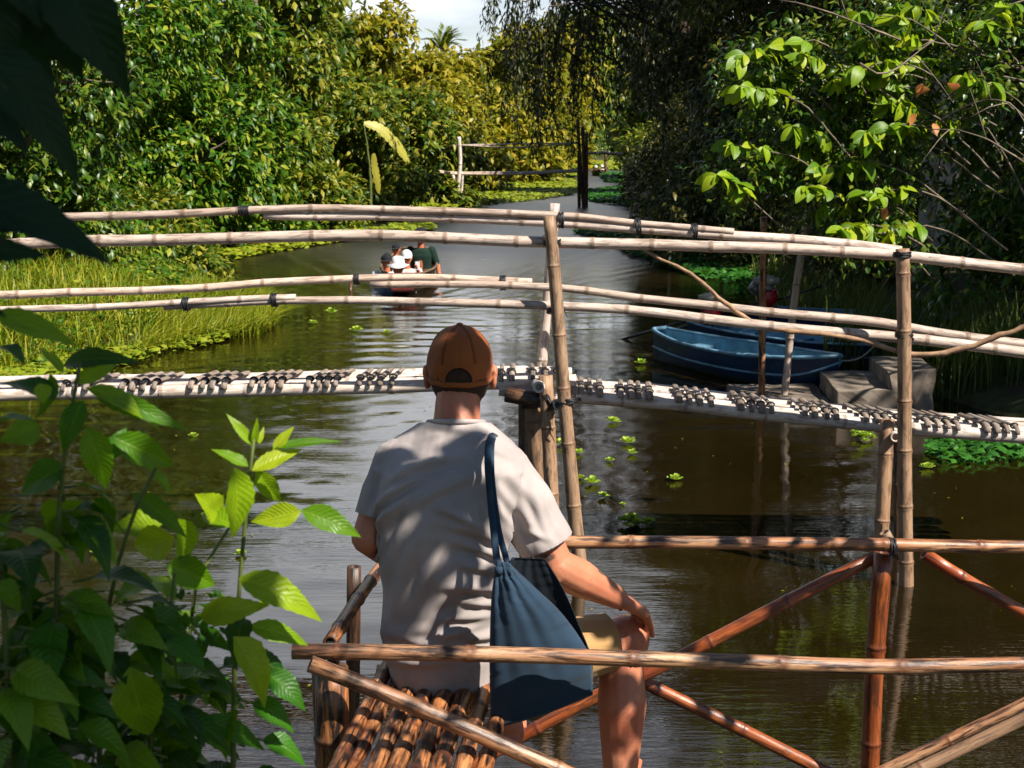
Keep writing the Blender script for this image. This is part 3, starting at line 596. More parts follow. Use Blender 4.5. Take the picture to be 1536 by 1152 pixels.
xy = scatter(wpoly([(-60, 470), (120, 430), (260, 425), (330, 450), (300, 500), (150, 520), (-60, 540)]), 9000, g); blades(mb, xy, gz(xy), g.uniform(.08, .34, len(xy)) * (1 + .35 * np.sin(xy[:, 0] * 2.3) * np.sin(xy[:, 1] * 3.1)), .008, g, .9, (.5, -.25))
xy = scatter(wpoly([(280, 470), (380, 452), (422, 480), (392, 502), (300, 515), (200, 535)]), 6500, g); blades(mb, xy, gz(xy), g.uniform(.2, .5, len(xy)), .007, g, .9, (.9, -.2))
xy = scatter(wpoly([(-80, 420), (90, 415), (240, 425), (200, 450), (-60, 470)]), 2500, g); blades(mb, xy, gz(xy), g.uniform(.3, .8, len(xy)), .009, g, .7)
xy = scatter(wpoly([(-200, 600), (-100, 470), (100, 460), (260, 490), (200, 530), (60, 560)]), 7000, g); blades(mb, xy, gz(xy), g.uniform(.2, .6, len(xy)), .009, g, .8)
o = mb.build('grass', M['grass']); tag(o, 'yellow green grass on the spit of the left shore', 'grass', None, 'stuff')
gcm = MB(); xy = scatter(wpoly([(-250, 600), (-100, 440), (120, 425), (300, 440), (330, 480), (230, 520), (60, 565)]), 9000, g); n_ = len(xy); az = g.uniform(0, 6.28, n_); Ls = g.uniform(.06, .15, n_)
leafcloud(gcm, np.column_stack([xy, gz(xy) + g.uniform(.02, .3, n_)]), np.stack([np.cos(az), np.sin(az), g.uniform(-.3, .8, n_)], 1), np.array([0, 0, 1.]) + g.normal(0, .4, (n_, 3)), Ls, Ls * .55)
tag(gcm.build('ground_cover', M['lf_green'], None, smooth=False), 'low broad leaved plants among the grass of the left shore', 'ground cover', None, 'stuff')
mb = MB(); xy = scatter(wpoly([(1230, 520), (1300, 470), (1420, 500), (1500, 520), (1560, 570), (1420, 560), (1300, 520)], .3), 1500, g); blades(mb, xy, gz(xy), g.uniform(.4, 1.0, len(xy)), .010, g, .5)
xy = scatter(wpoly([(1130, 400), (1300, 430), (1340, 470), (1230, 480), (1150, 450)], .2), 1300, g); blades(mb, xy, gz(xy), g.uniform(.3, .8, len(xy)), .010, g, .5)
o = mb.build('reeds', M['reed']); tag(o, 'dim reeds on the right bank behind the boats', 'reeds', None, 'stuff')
def floatmat(name, label, polys, mat, seed, ln, hmax=.1):
    g = np.random.default_rng(seed); mb = MB()
    for poly, n, s in polys:
        q = scatter(wpoly(poly), n * 3, g); nz_ = np.sin(q[:, 0] * 2.2 + np.sin(q[:, 1] * .8) * 2) + np.sin(q[:, 1] * 1.3 + q[:, 0]) + g.normal(0, .7, len(q)); q = q[nz_ > -1.1][:n]
        m_ = len(q); az = g.uniform(0, 6.28, m_); D = np.stack([np.cos(az), np.sin(az), g.uniform(.05, .7, m_)], 1); U = np.array([0, 0, 1.]) + g.normal(0, .3, (m_, 3)); Ls = s * g.uniform(.6, 1.3, m_)
        leafcloud(mb, np.column_stack([q, g.uniform(.005, hmax, m_)]), D, U, Ls, Ls * .8)
    o = mb.build(name, M[mat], None, smooth=False); return tag(o, label, 'water plants', None, 'stuff')
floatmat('floating_plants', 'bright yellow green mat of floating plants below the far footbridge', [
 ([(600, 318), (680, 292), (760, 276), (850, 268), (880, 282), (860, 292), (790, 302), (700, 310), (640, 322)], 9000, .26), ([(760, 268), (800, 252), (862, 246), (872, 262), (860, 268)], 5000, .4), ([(880, 244), (925, 236), (935, 248), (930, 256), (885, 252)], 2500, .7)], 'mat', 31, .25)
floatmat('floating_plants', 'narrow bright fringe of floating plants along the left shore', [
 ([(230, 402), (300, 385), (420, 368), (520, 352), (640, 338), (650, 346), (520, 362), (420, 378), (330, 394)], 4200, .2), ([(150, 520), (300, 505), (400, 488), (330, 515), (200, 545), (60, 580), (-60, 600), (-60, 560)], 6500, .10), ([(120, 505), (300, 470), (410, 478), (400, 495), (300, 512), (140, 530)], 3500, .09)], 'mat', 32, .16)
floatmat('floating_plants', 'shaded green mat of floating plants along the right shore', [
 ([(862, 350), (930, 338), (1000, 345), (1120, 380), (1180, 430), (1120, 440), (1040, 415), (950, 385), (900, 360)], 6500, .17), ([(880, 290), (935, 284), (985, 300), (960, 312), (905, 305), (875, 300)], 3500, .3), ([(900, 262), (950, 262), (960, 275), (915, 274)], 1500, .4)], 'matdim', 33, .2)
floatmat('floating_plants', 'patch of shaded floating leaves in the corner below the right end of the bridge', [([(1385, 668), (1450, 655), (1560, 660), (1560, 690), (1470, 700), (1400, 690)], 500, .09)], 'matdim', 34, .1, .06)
g = np.random.default_rng(44); n_ = 500; xy = np.column_stack([g.uniform(-6, 5, n_), g.uniform(5.5, 24, n_)]); az = g.uniform(0, 6.28, n_); dm = MB(); Ls = g.uniform(.008, .035, n_)
leafcloud(dm, np.column_stack([xy, np.full(n_, .004)]), np.stack([np.cos(az), np.sin(az), np.zeros(n_)], 1), np.tile([0, 0, 1.], (n_, 1)), Ls, Ls * .5)
tag(dm.build('floating_debris', M['lf_olive'], None, smooth=False), 'tiny leaf bits drifting on the brown water', 'debris', None, 'stuff')
# single water lettuces
def rosette(seed, r):
    g = np.random.default_rng(seed); mb = MB(); P = []; D = []; U = []; Ls = []
    for ring, (n, el, k) in enumerate([(7, .18, 1.0), (6, .55, .8), (4, 1.0, .5)]):
        for i in range(n):
            a = 6.283 * i / n + ring * .4 + g.normal(0, .15); P.append((math.cos(a) * .004, math.sin(a) * .004, .004 + .004 * ring)); e = el + g.normal(0, .1)
            D.append((math.cos(a) * math.cos(e), math.sin(a) * math.cos(e), math.sin(e))); U.append((-math.cos(a) * math.sin(e), -math.sin(a) * math.sin(e), math.cos(e))); Ls.append(r * k * g.uniform(.85, 1.15))
    Ls = np.array(Ls); leafrich(mb, P, D, U, Ls, Ls * .75, [0, .25, .5, .75, .92, 1], [.2, .45, .8, 1, .8, .35], 2, -.15, .2, 0, .16, g)
    V = np.concatenate(mb.V); F = np.concatenate(mb.F[4]); me = mk(V, F, {'lc': np.concatenate(mb.A['lc'])}, True, 'water_lettuce'); me.materials.append(M['lettuce']); return me
ros = [rosette(i, .046) for i in range(4)]
WL = [(535, 497, 1.3, 'left of the passenger boat reflection'), (497, 470, 1.3, 'near the left grass tip, the rear one of a pair'), (470, 486, 1.0, 'near the left grass tip, the front one of a pair'), (290, 655, .8, 'left, below the deck and above the bright leaves'), (150, 830, 1.2, 'among the leaves at the far left'),
 (440, 893, 1.0, 'in the rippled water left of the bamboo armrest'), (362, 832, .9, 'just left of the seated man, half way to the leaves'), (920, 633, 1.1, 'close below the right deck, right of the leaning post'), (943, 665, 1.3, 'right of the leaning post, the rear one of two touching'), (948, 681, .9, 'right of the leaning post, the front one of two touching'), (915, 692, .8, 'small, left of the touching pair'), (845, 668, 1.4, 'half hidden between the two middle bridge posts'), (868, 680, .9, 'small, against the right side of the leaning post'),
 (888, 726, 1.3, 'beside the foot of the leaning post, the largest of its cluster'), (869, 718, .9, 'beside the foot of the leaning post, the leftmost of its cluster'), (905, 746, 1.0, 'lowest of the cluster beside the foot of the leaning post'), (1013, 720, 1.1, 'alone in open water right of centre'), (1020, 548, 1.2, 'under the blue hull, the left one of three'), (1047, 552, 1.3, 'under the blue hull, the middle one of three'), (1072, 556, .9, 'under the blue hull, the right one of three'), (961, 537, .9, 'left of the blue hull, the rear one of a pair'), (962, 546, 1.1, 'left of the blue hull, the front one of a pair'), (1390, 702, 1.1, 'right of the tall bridge post, in the shade'), (935, 757, .5, 'tiny, between the post foot and the big clump'), (580, 500, .9, 'under the seated passengers reflection'), (712, 520, .7, 'small and dull, right of the cap')]
for i, (px, py, s, lb) in enumerate(WL):
    o = bpy.data.objects.new('water_lettuce', ros[i % 4]); C.objects.link(o); p = wp(px, py, .004); k = s * (1 + .05 * max(0, p.y - 8)); o.location = p; o.scale = (k, k, k); o.rotation_euler = (0, 0, i * 1.7)
    tag(o, 'pale green water lettuce ' + lb, 'water plant', 'single water lettuces')
for (px, py, sx, n, lb) in [(950, 790, .15, 20, 'largest clump of water lettuce, just above the second handrail'), (1297, 660, .16, 16, 'upright clump of water lettuce left of the tall right bridge post')]:
    g = np.random.default_rng(px); mb = MB(); p = np.array(wp(px, py)); src = ros[0]; co = np.empty(len(src.vertices) * 3, np.float32); src.vertices.foreach_get('co', co); co = co.reshape(-1, 3); F = np.empty(len(src.polygons) * 4, np.int32); src.polygons.foreach_get('vertices', F); F = F.reshape(-1, 4); lc = np.empty(len(co) * 3, np.float32); src.attributes['lc'].data.foreach_get('vector', lc)
    for k in range(n):
        a = g.uniform(0, 6.28); c_, s_ = math.cos(a), math.sin(a); q = co * g.uniform(.6, .95); q = np.stack([q[:, 0] * c_ - q[:, 1] * s_, q[:, 0] * s_ + q[:, 1] * c_, q[:, 2]], 1) + p + [g.normal(0, sx * .38), g.normal(0, sx * .38), .006 + abs(g.normal(0, .02 if px == 950 else .05))]; mb.put(q, F, lc=lc.reshape(-1, 3))
    tag(mb.build('water_lettuce_clump', M['lettuce']), lb, 'water plant', 'clumps of water lettuce')
# ------------------------------------------------------------------ the bamboo footbridge
br = thing('footbridge', tuple(wp(860, 850)), 'arched bamboo footbridge crossing the canal right in front of the seated man', 'footbridge', 'bamboo footbridges')
YN, YF = 8.15, 8.75
def path(pxs, Y0, Y1=None):
    Y1 = Y0 if Y1 is None else Y1; x0, x1 = pxs[0][0], pxs[-1][0]
    return [pt(a, b, Y0 + (Y1 - Y0) * (a - x0) / (x1 - x0)) for a, b in pxs]
rails = [
 ([(-160, 378), (50, 364), (200, 360), (420, 356), (600, 355), (820, 361), (960, 366), (1130, 372), (1350, 385), (1536, 403), (1700, 420)], YN, .036, .033),
 ([(75, 326), (200, 322), (360, 316), (500, 314), (700, 317), (850, 324), (957, 336), (1040, 343), (1100, 349)], YF, .028, .022),
 ([(395, 323), (600, 325), (830, 335), (957, 345), (1060, 351), (1190, 358), (1280, 366), (1350, 376)], YF + .02, .026, .034),
 ([(-120, 446), (80, 440), (300, 430), (450, 421), (540, 418), (640, 418), (797, 423)], YF, .028, .024),
 ([(556, 428), (700, 427), (830, 432), (950, 444), (1140, 466), (1300, 483), (1400, 500), (1536, 516), (1700, 535)], YF - .1, .022, .036),
 ([(-140, 472), (30, 462), (190, 458), (330, 452), (445, 446)], YN, .023, .020),
 ([(248, 460), (420, 453), (600, 451), (830, 458), (1000, 470), (1180, 493), (1350, 508), (1536, 528), (1700, 548)], YN + .02, .022, .036),
]
for k, (pxs, Y, r0, r1) in enumerate(rails): pole('handrail', path(pxs, Y, Y - .12 if k in (0, 4, 6) else Y), r0, M['bridge'], br, r1=r1, gap=.42, wob=.005, sides=14, seed=40 + k)
# deck: left span rises over the right span
def deck(pxs, z0, z1, Ya, Yb, n, r, seed):
    for k in range(n):
        off = k / (n - 1); P = []
        for a, b, zz in pxs:
            p = wp(a, b, zz); d = (Yb - Ya) * off; P.append(Vector((p.x * (1 + 0 * d), p.y + d, zz + .004 * math.sin(k * 3))))
        P[0].x += random.Random(seed + k).uniform(-.08, .08); P[-1].x += random.Random(seed + k).uniform(-.06, .06)
        pole('deck_pole', P, r, M['deck'], br, gap=.5, wob=.003, sides=14, seed=seed + k, r1=r * .93)
zL = lambda a, b: (a, b, CAMZ + 8.45 * ray(a, b).z / ray(a, b).y)
deck([zL(-200, 598), zL(60, 590), zL(250, 587), zL(450, 584), zL(640, 579), zL(852, 571)], 0, 0, 0, .44, 5, .045, 70)
deck([zL(758, 583), zL(860, 594), zL(1000, 605), zL(1150, 622), zL(1310, 637), zL(1440, 648), zL(1600, 660)], 0, 0, 0, .44, 5, .045, 80)
# treads: short split pieces bent over the deck's poles and tied in groups
def tread(px, py, slant, seed, w_=.019):
    g = np.random.default_rng(seed); q = zL(px, py); p = wp(px, py, q[2]); z = q[2]; sx = slant
    sx = sx * .12; P = smoothpath([(p.x - sx * .10, p.y - .052, z + .016 - .01 * g.random()), (p.x - sx * .07, p.y - .042, z + .042), (p.x, p.y + .01, z + .058), (p.x + sx * .5, p.y + .17, z + .058), (p.x + sx, p.y + .31 + .04 * g.random(), z + .055)], .02)
    V, Fs, bc = tubemesh(P, np.full(len(P), w_ * g.uniform(.75, 1.2)), 10, bc0=g.uniform(0, 30), hollow=.7, flat=.62)
    mb = MB(); mb.put(V, Fs, bc=bc, node=np.zeros(len(V))); o = mb.build('tread', M['tread'], br)
    rb = MB()
    for y_ in (0,):
        c = Vector((p.x, p.y + y_ * 2 + .01, z + .058)); a = np.linspace(0, 2 * np.pi, 14)
        R_ = np.array([(c.x + math.cos(t) * w_ * 1.22, c.y, c.z + math.sin(t) * w_ * .9) for t in a]); V, Fs, bc = tubemesh(R_, np.full(14, .006), 5); rb.put(V, Fs)
    rb.build('tie', M['rubber'], o)
k = 0
for xs, sl in [([100, 118, 134], .8), ([188, 203, 219, 236], .75), ([290, 308, 322, 340], .65), ([381, 396, 410, 424], .55), ([465, 480, 493, 506], .5), ([541, 556, 572, 590], .3), ([752, 768], .05), ([799, 818, 836], -.02)]:
    for x in xs: tread(x, np.interp(x, [60, 250, 450, 640, 852], [590, 587, 584, 579, 571]) - 2, sl, k); k += 1
for xs, sl in [([862, 872, 885, 900], .1), ([931, 946, 958, 974], .2), ([1018, 1034, 1049, 1066], .1), ([1110, 1126, 1141, 1156], .0), ([1205, 1220, 1238, 1252], -.1), ([1296, 1313, 1326, 1345], -.35), ([1387, 1403, 1418, 1432], -.5), ([1476, 1491, 1506, 1521], -.5)]:
    for x in xs: tread(x, np.interp(x, [758, 860, 1000, 1150, 1310, 1440, 1600], [583, 594, 605, 622, 637, 648, 660]) - 2, sl, k); k += 1
# posts
def down(px, py, Y, px2, py2, Y2, ext=.5):
    a, b = pt(px, py, Y), pt(px2, py2, Y2); d = (b - a); return [a, b, b + d.normalized() * ext]
posts = [
 ('post', down(823, 324, 8.02, 869, 845, 7.95), .037, .047, 'post'), ('post', down(833, 305, 8.86, 812, 548, 8.84, 1.6), .034, .036, 'bridge'),
 ('post', down(818, 562, 8.22, 834, 850, 8.1), .044, .046, 'post'), ('post', down(797, 588, 8.45, 812, 800, 8.4), .05, .05, 'post'), ('post', down(784, 600, 8.7, 787, 800, 8.7), .035, .035, 'dpost'), ('post', down(806, 600, 8.8, 808, 800, 8.8), .04, .04, 'dpost'),
 ('post', down(1353, 374, 7.9, 1360, 872, 7.85), .040, .046, 'post'), ('post', down(1332, 628, 8.12, 1318, 850, 8.0), .044, .046, 'post'), ('post', down(1346, 640, 8.5, 1349, 872, 8.4), .03, .03, 'dpost'),
]
for nm, P, r0, r1, mt in posts: pole(nm, P, r0, M[mt], br, r1=r1, gap=.36, wob=.004, sides=16)
Ycb = 8.0
for a, b, r in [((809, 579, 8.12), (800, 560, 9.2), .038), ((838, 607, 7.98), (828, 585, 9.1), .034), ((1342, 655, 7.98), (1334, 636, 9.0), .032)]: pole('crossbeam', [pt(*a), pt(*b)], r, M['deck'], br)
for a, b, r in [((758, 592, 8.35), (834, 604, 8.3), .05), ((758, 578, 8.8), (834, 590, 8.8), .045)]: pole('crossbeam', [pt(*a), pt(*b)], r, M['dpost'], br)
# lashings
for (a, b, Y, ax, r, w_) in [(363, 316, YF, (1, 0, 0), .030, .03), (842, 330, YF, (1, 0, 0), .05, .05), (957, 341, YF, (1, 0, 0), .055, .028), (1042, 348, YF, (1, 0, 0), .052, .028), (535, 419, YF, (1, 0, 0), .032, .028), (755, 424, YF, (1, 0, 0), .046, .035),
                      (280, 456, YN, (1, 0, 0), .040, .04), (412, 450, YN, (1, 0, 0), .040, .045), (828, 364, 8.04, (0, .0, 1), .05, .07), (828, 362, YN, (1, 0, 0), .044, .05), (833, 466, 8.04, (0, 0, 1), .05, .08), (832, 459, YN, (1, 0, 0), .04, .05), (1353, 382, 7.9, (0, 0, 1), .050, .10), (1356, 502, 7.9, (0, 0, 1), .05, .06), (1358, 512, 8.0, (0, 0, 1), .047, .05),
                      (822, 604, 8.15, (1, .2, .3), .05, .04), (845, 604, 8.0, (0, 0, 1), .052, .05), (852, 601, 8.0, (0, .1, 1), .055, .03), (795, 607, 8.4, (0, 0, 1), .058, .05), (370, 316, YF, (1, 0, 0), .030, .02), (868, 596, 8.1, (1, 0, 0), .02, .02)]:
    lash('lashing', pt(a, b, Y), ax, r, M['rubber'], br, seed=int(a))
# ------------------------------------------------------------------ the far footbridge
f2 = thing('footbridge', tuple(wp(688, 310)), 'small far footbridge of thin poles across the canal behind the passenger boat', 'footbridge', 'bamboo footbridges')
Y2 = 54.5
for pxs, r in [([(688, 205), (690, 250), (682, 318)], .085), ([(680, 262), (686, 318)], .06), ([(694, 258), (691, 318)], .05)]: pole('post', [pt(a, b, Y2) for a, b in pxs], r, M['deck'], f2, gap=.8, sides=8)
for pxs, r in [([(866, 180), (871, 250), (876, 324)], .07), ([(874, 190), (879, 324)], .075), ([(880, 200), (880, 324)], .06), ([(868, 230), (869, 324)], .07)]: pole('post', [pt(a, b, Y2) for a, b in pxs], r, M['dpost'], f2, gap=.8, sides=8)
for pxs, r in [([(660, 224), (690, 218), (780, 221), (868, 214)], .03), ([(690, 218), (770, 216), (870, 215)], .03), ([(655, 258), (690, 261), (800, 260), (880, 256)], .055), ([(655, 256), (690, 259), (800, 258), (880, 254)], .045), ([(880, 230), (905, 229), (935, 232)], .06)]: pole('handrail' if pxs[0][1] < 240 else 'deck_pole', [pt(a, b, Y2) for a, b in pxs], r, M['bridge'], f2, gap=.9, sides=8)
# third bridge, farther still
f3 = thing('footbridge', tuple(wp(905, 262)), 'farthest low footbridge, a thin line above the distant boat', 'footbridge', 'bamboo footbridges')
for pxs, r in [([(895, 229), (940, 234)], .10), ([(908, 226), (909, 258)], .11), ([(897, 228), (935, 231)], .06)]: pole('pole', [pt(a, b, 96) for a, b in pxs], r, M['post'], f3, gap=.9, sides=6)
# ------------------------------------------------------------------ mooring poles, leaning stick, branch
a = pt(1145, 325, 13.2); b_ = wp(1143, 606)
o, _ = pole('mooring_pole', [a, b_, b_ - Vector((0, 0, .5))], .036, M['rail'], gap=.4, sides=10); tag(o, 'straight orange bamboo mooring pole standing in front of the blue boats', 'pole', 'mooring poles')
a = pt(1214, 315, 13.6); b_ = wp(1173, 606)
o, _ = pole('mooring_pole', [a, a.lerp(b_, .5) + Vector((-.02, 0, 0)), b_, b_ + (b_ - a).normalized() * .5], .038, M['bridge'], gap=.6, sides=10, wob=.012); tag(o, 'leaning grey wooden mooring pole beside the concrete steps', 'pole', 'mooring poles')
mb = MB(); g = np.random.default_rng(5); P = [pt(a, b, y) for a, b, y in [(952, 362, 8.08), (965, 374, 8.08), (985, 385, 8.08), (1036, 410, 8.08), (1086, 452, 8.1), (1130, 485, 8.1), (1165, 494, 8.08), (1230, 500, 8.04), (1300, 512, 7.98), (1350, 528, 7.9), (1396, 532, 7.84), (1450, 522, 7.8), (1500, 503, 7.75), (1560, 486, 7.7), (1640, 470, 7.7)]]
Q = smoothpath(P, .05); Q = Q + g.normal(0, .003, Q.shape); V, Fs, bc = tubemesh(Q, np.interp(np.arange(len(Q)), [0, len(Q) * .3, len(Q)], [.009, .014, .019]) * (1 + .1 * g.normal(0, 1, len(Q))), 8); mb.put(V, Fs, bc=bc)
o = mb.build('bare_branch', M['twig']); tag(o, 'long thin crooked bare branch hanging across the right half of the bridge rails', 'branch')
# ------------------------------------------------------------------ seat platform and its railings
bn = thing('bamboo_bench', tuple(wp(600, 1300)), 'bamboo bench with railings and crossed braces that the man sits on', 'bench')
def P3(*q): return [pt(*x) for x in q]
VPX = 960
def away(px, py, Y0, Y1):               # a level pole running away from the camera, five degrees to the right
    a = pt(px, py, Y0); return [a, a + Vector((math.tan(R(5.5)) * (Y1 - Y0), Y1 - Y0, 0))]
pole('handrail', P3((440, 977, 2.84), (800, 983, 2.86), (1100, 992, 2.88), (1300, 999, 2.89), (1536, 996, 2.9), (1800, 994, 2.92)), .0185, M['rail'], bn, r1=.0175, gap=.33, wob=.002, sides=20, seed=3)
pole('handrail', P3((780, 812, 4.0), (850, 813, 4.0), (1100, 814, 4.0), (1330, 819, 4.0), (1536, 820, 4.0), (1800, 824, 4.0)), .0205, M['rail'], bn, gap=.36, wob=.002, sides=20, seed=4)
pole('brace', P3((463, 998, 2.72), (600, 1052, 2.74), (830, 1150, 2.76), (960, 1205, 2.78)), .0185, M['rail'], bn, gap=.30, wob=.002, sides=20, seed=5)
pole('post', P3((498, 1003, 2.98), (500, 1152, 2.98), (502, 1600, 2.99)), .040, M['seat'], bn, gap=.26, wob=.002, sides=24, seed=6)
pole('post', P3((530, 850, 3.78), (529, 1010, 3.78), (529, 1500, 3.8)), .021, M['dpost'], bn, gap=.4, wob=.002, sides=18, seed=7)
pole('armrest', P3((496, 966, 3.02), (535, 902, 3.36), (575, 843, 3.78)), .0175, M['seat'], bn, gap=.2, wob=.003, sides=20, seed=8)
pole('post', P3((1327, 826, 4.06), (1312, 1000, 4.06), (1305, 1152, 4.06), (1290, 1400, 4.06)), .030, M['red'], bn, gap=.36, wob=.002, sides=24, seed=9)
pole('brace', P3((1312, 836, 4.1), (1150, 918, 4.1), (985, 1002, 4.1), (890, 1045, 4.1), (700, 1150, 4.1), (640, 1190, 4.1)), .0215, M['red'], bn, gap=.32, wob=.002, sides=20, seed=10)
pole('brace', P3((940, 1010, 4.15), (985, 1034, 4.15), (1100, 1090, 4.15), (1230, 1155, 4.15), (1340, 1210, 4.15)), .0215, M['red'], bn, gap=.32, wob=.002, sides=20, seed=11)
pole('brace', P3((1385, 832, 4.12), (1450, 872, 4.12), (1536, 920, 4.12), (1700, 1010, 4.12)), .0205, M['red'], bn, gap=.32, wob=.002, sides=20, seed=12)
pole('brace', P3((1700, 972, 4.02), (1536, 1056, 4.02), (1330, 1155, 4.02), (1250, 1195, 4.02)), .0185, M['rail'], bn, gap=.32, wob=.002, sides=20, seed=13)
pole('brace', P3((1700, 1000, 3.9), (1536, 1078, 3.9), (1372, 1155, 3.9), (1300, 1190, 3.9)), .0195, M['post'], bn, gap=.4, wob=.002, sides=20, seed=14)
pole('post', P3((1328, 800, 4.3), (1337, 812, 4.3)), .02, M['post'], bn, gap=.3, sides=14, seed=15)
# seat poles under the man, running away from the viewer
ZS = pt(640, 1040, 3.12).z
for i, (px, r, mt) in enumerate([(505, .017, 'seat'), (530, .019, 'seat'), (562, .0205, 'seat'), (594, .021, 'seat'), (628, .022, 'seat'), (660, .021, 'seat'), (692, .020, 'seat'), (726, .019, 'seat')]):
    z = ZS + (.012 if i == 0 else -.008 if i == 1 else .002 * math.sin(i * 3)); a = wp(px, 1152, z); d = Vector((.10, 1, 0))
    pole('seat_pole', [a - d * .35, a + d * .6, a + d * 1.25], r, M[mt], bn, gap=.115, wob=.002, sides=20, seed=20 + i, r1=r * .95)
a = wp(548, 1040, ZS + .02)
for y_, r in ((2.75, .03), (3.35, .03), (3.72, .03)): pole('crossbeam', [(-.36, y_, ZS - .055), (.12, y_, ZS - .055)], r, M['seat'], bn, gap=.3, seed=int(y_ * 10))
for x_, y_ in ((-.5, 3.35),): pole('post', [(x_, y_, ZS - .03), (x_, y_, -.6)], .032, M['dpost'], bn, gap=.35, seed=int(x_ * 100) + 77)
# floor of the platform where his feet rest
ZF = ZS - .43
for i in range(9): pole('floor_pole', [(-.5, 3.02 + .085 * i, ZF), (.75, 3.04 + .085 * i, ZF)], .028, M['seat'], bn, gap=.3, seed=60 + i) if 3.02 + .085 * i < 3.5 else None
lash('lashing', pt(1338, 820, 4.0), (1, 0, 0), .026, M['rubber'], bn, seed=1, turns=3, width=.02)
lash('lashing', pt(500, 980, 2.9), (1, 0, .1), .024, M['rubber'], bn, seed=2, turns=3, width=.02, tails=False)
# ------------------------------------------------------------------ concrete steps
st = thing('concrete_steps', tuple(wp(1290, 600)), 'weathered concrete steps going down to the water beside the blue boats', 'steps')
cm = flat_mat('weathered_concrete', (.21, .17, .135, 1), .9, .7, 3.5, .2, .6)
def slab(name, quad, zt, th, parent, mat, bev=.02):
    bm = bmesh.new(); P = [wp(a, b, zt) for a, b in quad]; vb = [bm.verts.new((p.x, p.y, zt - th)) for p in P]; vt = [bm.verts.new((p.x, p.y, zt)) for p in P]
    bm.faces.new(vt); bm.faces.new(vb[::-1]); n = len(P)
    for i in range(n): bm.faces.new((vb[i], vb[(i + 1) % n], vt[(i + 1) % n], vt[i]))
    bmesh.ops.recalc_face_normals(bm, faces=bm.faces); bmesh.ops.subdivide_edges(bm, edges=bm.edges, cuts=3, use_grid_fill=True)
    g = np.random.default_rng(int(quad[0][0]))
    for v in bm.verts: v.co += Vector([float(x) for x in g.normal(0, .008, 3)])
    bmesh.ops.bevel(bm, geom=[e for e in bm.edges if e.calc_face_angle(0) > .8], offset=bev * .7, segments=2, affect='EDGES', profile=.6)
    me = bpy.data.meshes.new(name); bm.to_mesh(me); bm.free(); return link(name, me, mat, parent)
slab('step', [(1176, 604), (1090, 578), (1222, 574), (1246, 604)], .10, .35, st, cm)
slab('step', [(1255, 585), (1231, 556), (1305, 556), (1350, 585)], .27, .45, st, cm)
slab('step', [(1336, 562), (1303, 534), (1378, 534), (1405, 556)], .42, .5, st, cm)
# ------------------------------------------------------------------ boats
def hullmesh(Lh, Wd, H, bow=.28, stern=.1, n=26, sheer=.14, th=.025, bowrise=.25, flatb=.5):
    """open boat along +X (bow at +X): outer and inner skins with a gunwale between them"""
    T = np.linspace(0, 1, n); hw = Wd / 2 * np.where(T > .55, np.cos((T - .55) / .45 * math.pi / 2) ** .75 * (1 - .04) + .04, 1 - (1 - (T / .55)) ** 2 * (1 - stern))
    top = H * (1 + bowrise * np.clip((T - .5) / .5, 0, 1) ** 2 + sheer * np.clip((.35 - T) / .35, 0, 1) ** 2); kb = .9 * H * np.clip((T - .8) / .2, 0, 1) ** 2.0
    prof = [(-1, 1), (-.97, .8), (-.9, .55), (-.78, .28), (-.52, .06), (0, 0), (.52, .06), (.78, .28), (.9, .55), (.97, .8), (1, 1)]; q = len(prof)
    def skin(off):
        V = []
        for i in range(n):
            for y, z in prof: V.append((T[i] * Lh - Lh / 2, y * max(.005, hw[i] - off), kb[i] + (top[i] - kb[i]) * z + (off if z < .9 else 0) * (1 - z)))
        return np.array(V)
    return skin, q, n, hw, top, T
def boat(name, label, cat, Lh, Wd, H, mo, mi, mg, thwarts, group=None, stern=.45, **k):
    t = thing(name, (0, 0, 0), label, cat, group); skin, q, n, hw, top, T = hullmesh(Lh, Wd, H, stern=stern, **k)
    mb = MB(); A = skin(0); Bn = skin(.03); F = grid_faces(n, q); mb.put(A, F); mb.build('hull', mo, t)
    mi_ = MB(); mi_.put(Bn, F[:, ::-1]); hull_in = mi_.build('inner_hull', mi, t)
    tr = MB()                                  # transom
    V = np.vstack([A[:q], Bn[:q] + [.03, 0, 0]]); tr.put(V, np.array([(0, i, i + 1) for i in range(1, q - 1)])); tr.put(V[q:], np.array([(0, i + 1, i) for i in range(1, q - 1)])); tr.build('transom', mo, t, smooth=False)
    gm = MB()
    for s in (0, q - 1):
        P = smoothpath(A[s::q] + [0, 0, .008], .1); V, Fs, bc = tubemesh(P, np.full(len(P), .026), 8, flat=.8); gm.put(V, Fs)
    V, Fs, bc = tubemesh(smoothpath([A[0] + [0, 0, .01], A[q - 1] + [0, 0, .01]], .05), np.full(max(3, int(np.linalg.norm(A[0] - A[q - 1]) / .05) + 1), .026), 8); gm.put(V, Fs); gm.build('gunwale', mg, t)
    rb = MB()
    for s in (2, q - 3):
        P = smoothpath(A[s::q] * [1, 1.012, 1], .1); V, Fs, bc = tubemesh(P, np.full(len(P), .014), 6); rb.put(V, Fs)
    rb.build('rubbing_strake', mg, t)
    for f in thwarts:
        i = int(f * (n - 1)); w_ = hw[i] - .03; bm = bmesh.new(); bmesh.ops.create_cube(bm, size=1); bmesh.ops.scale(bm, vec=(.26, 2 * w_ * .96, .035), verts=bm.verts); bmesh.ops.translate(bm, vec=(T[i] * Lh - Lh / 2, 0, top[i] * .72), verts=bm.verts)
        bmesh.ops.bevel(bm, geom=bm.edges[:], offset=.006, segments=2, affect='EDGES'); me = bpy.data.meshes.new('thwart'); bm.to_mesh(me); bm.free(); link('thwart', me, mg, t)
    return t
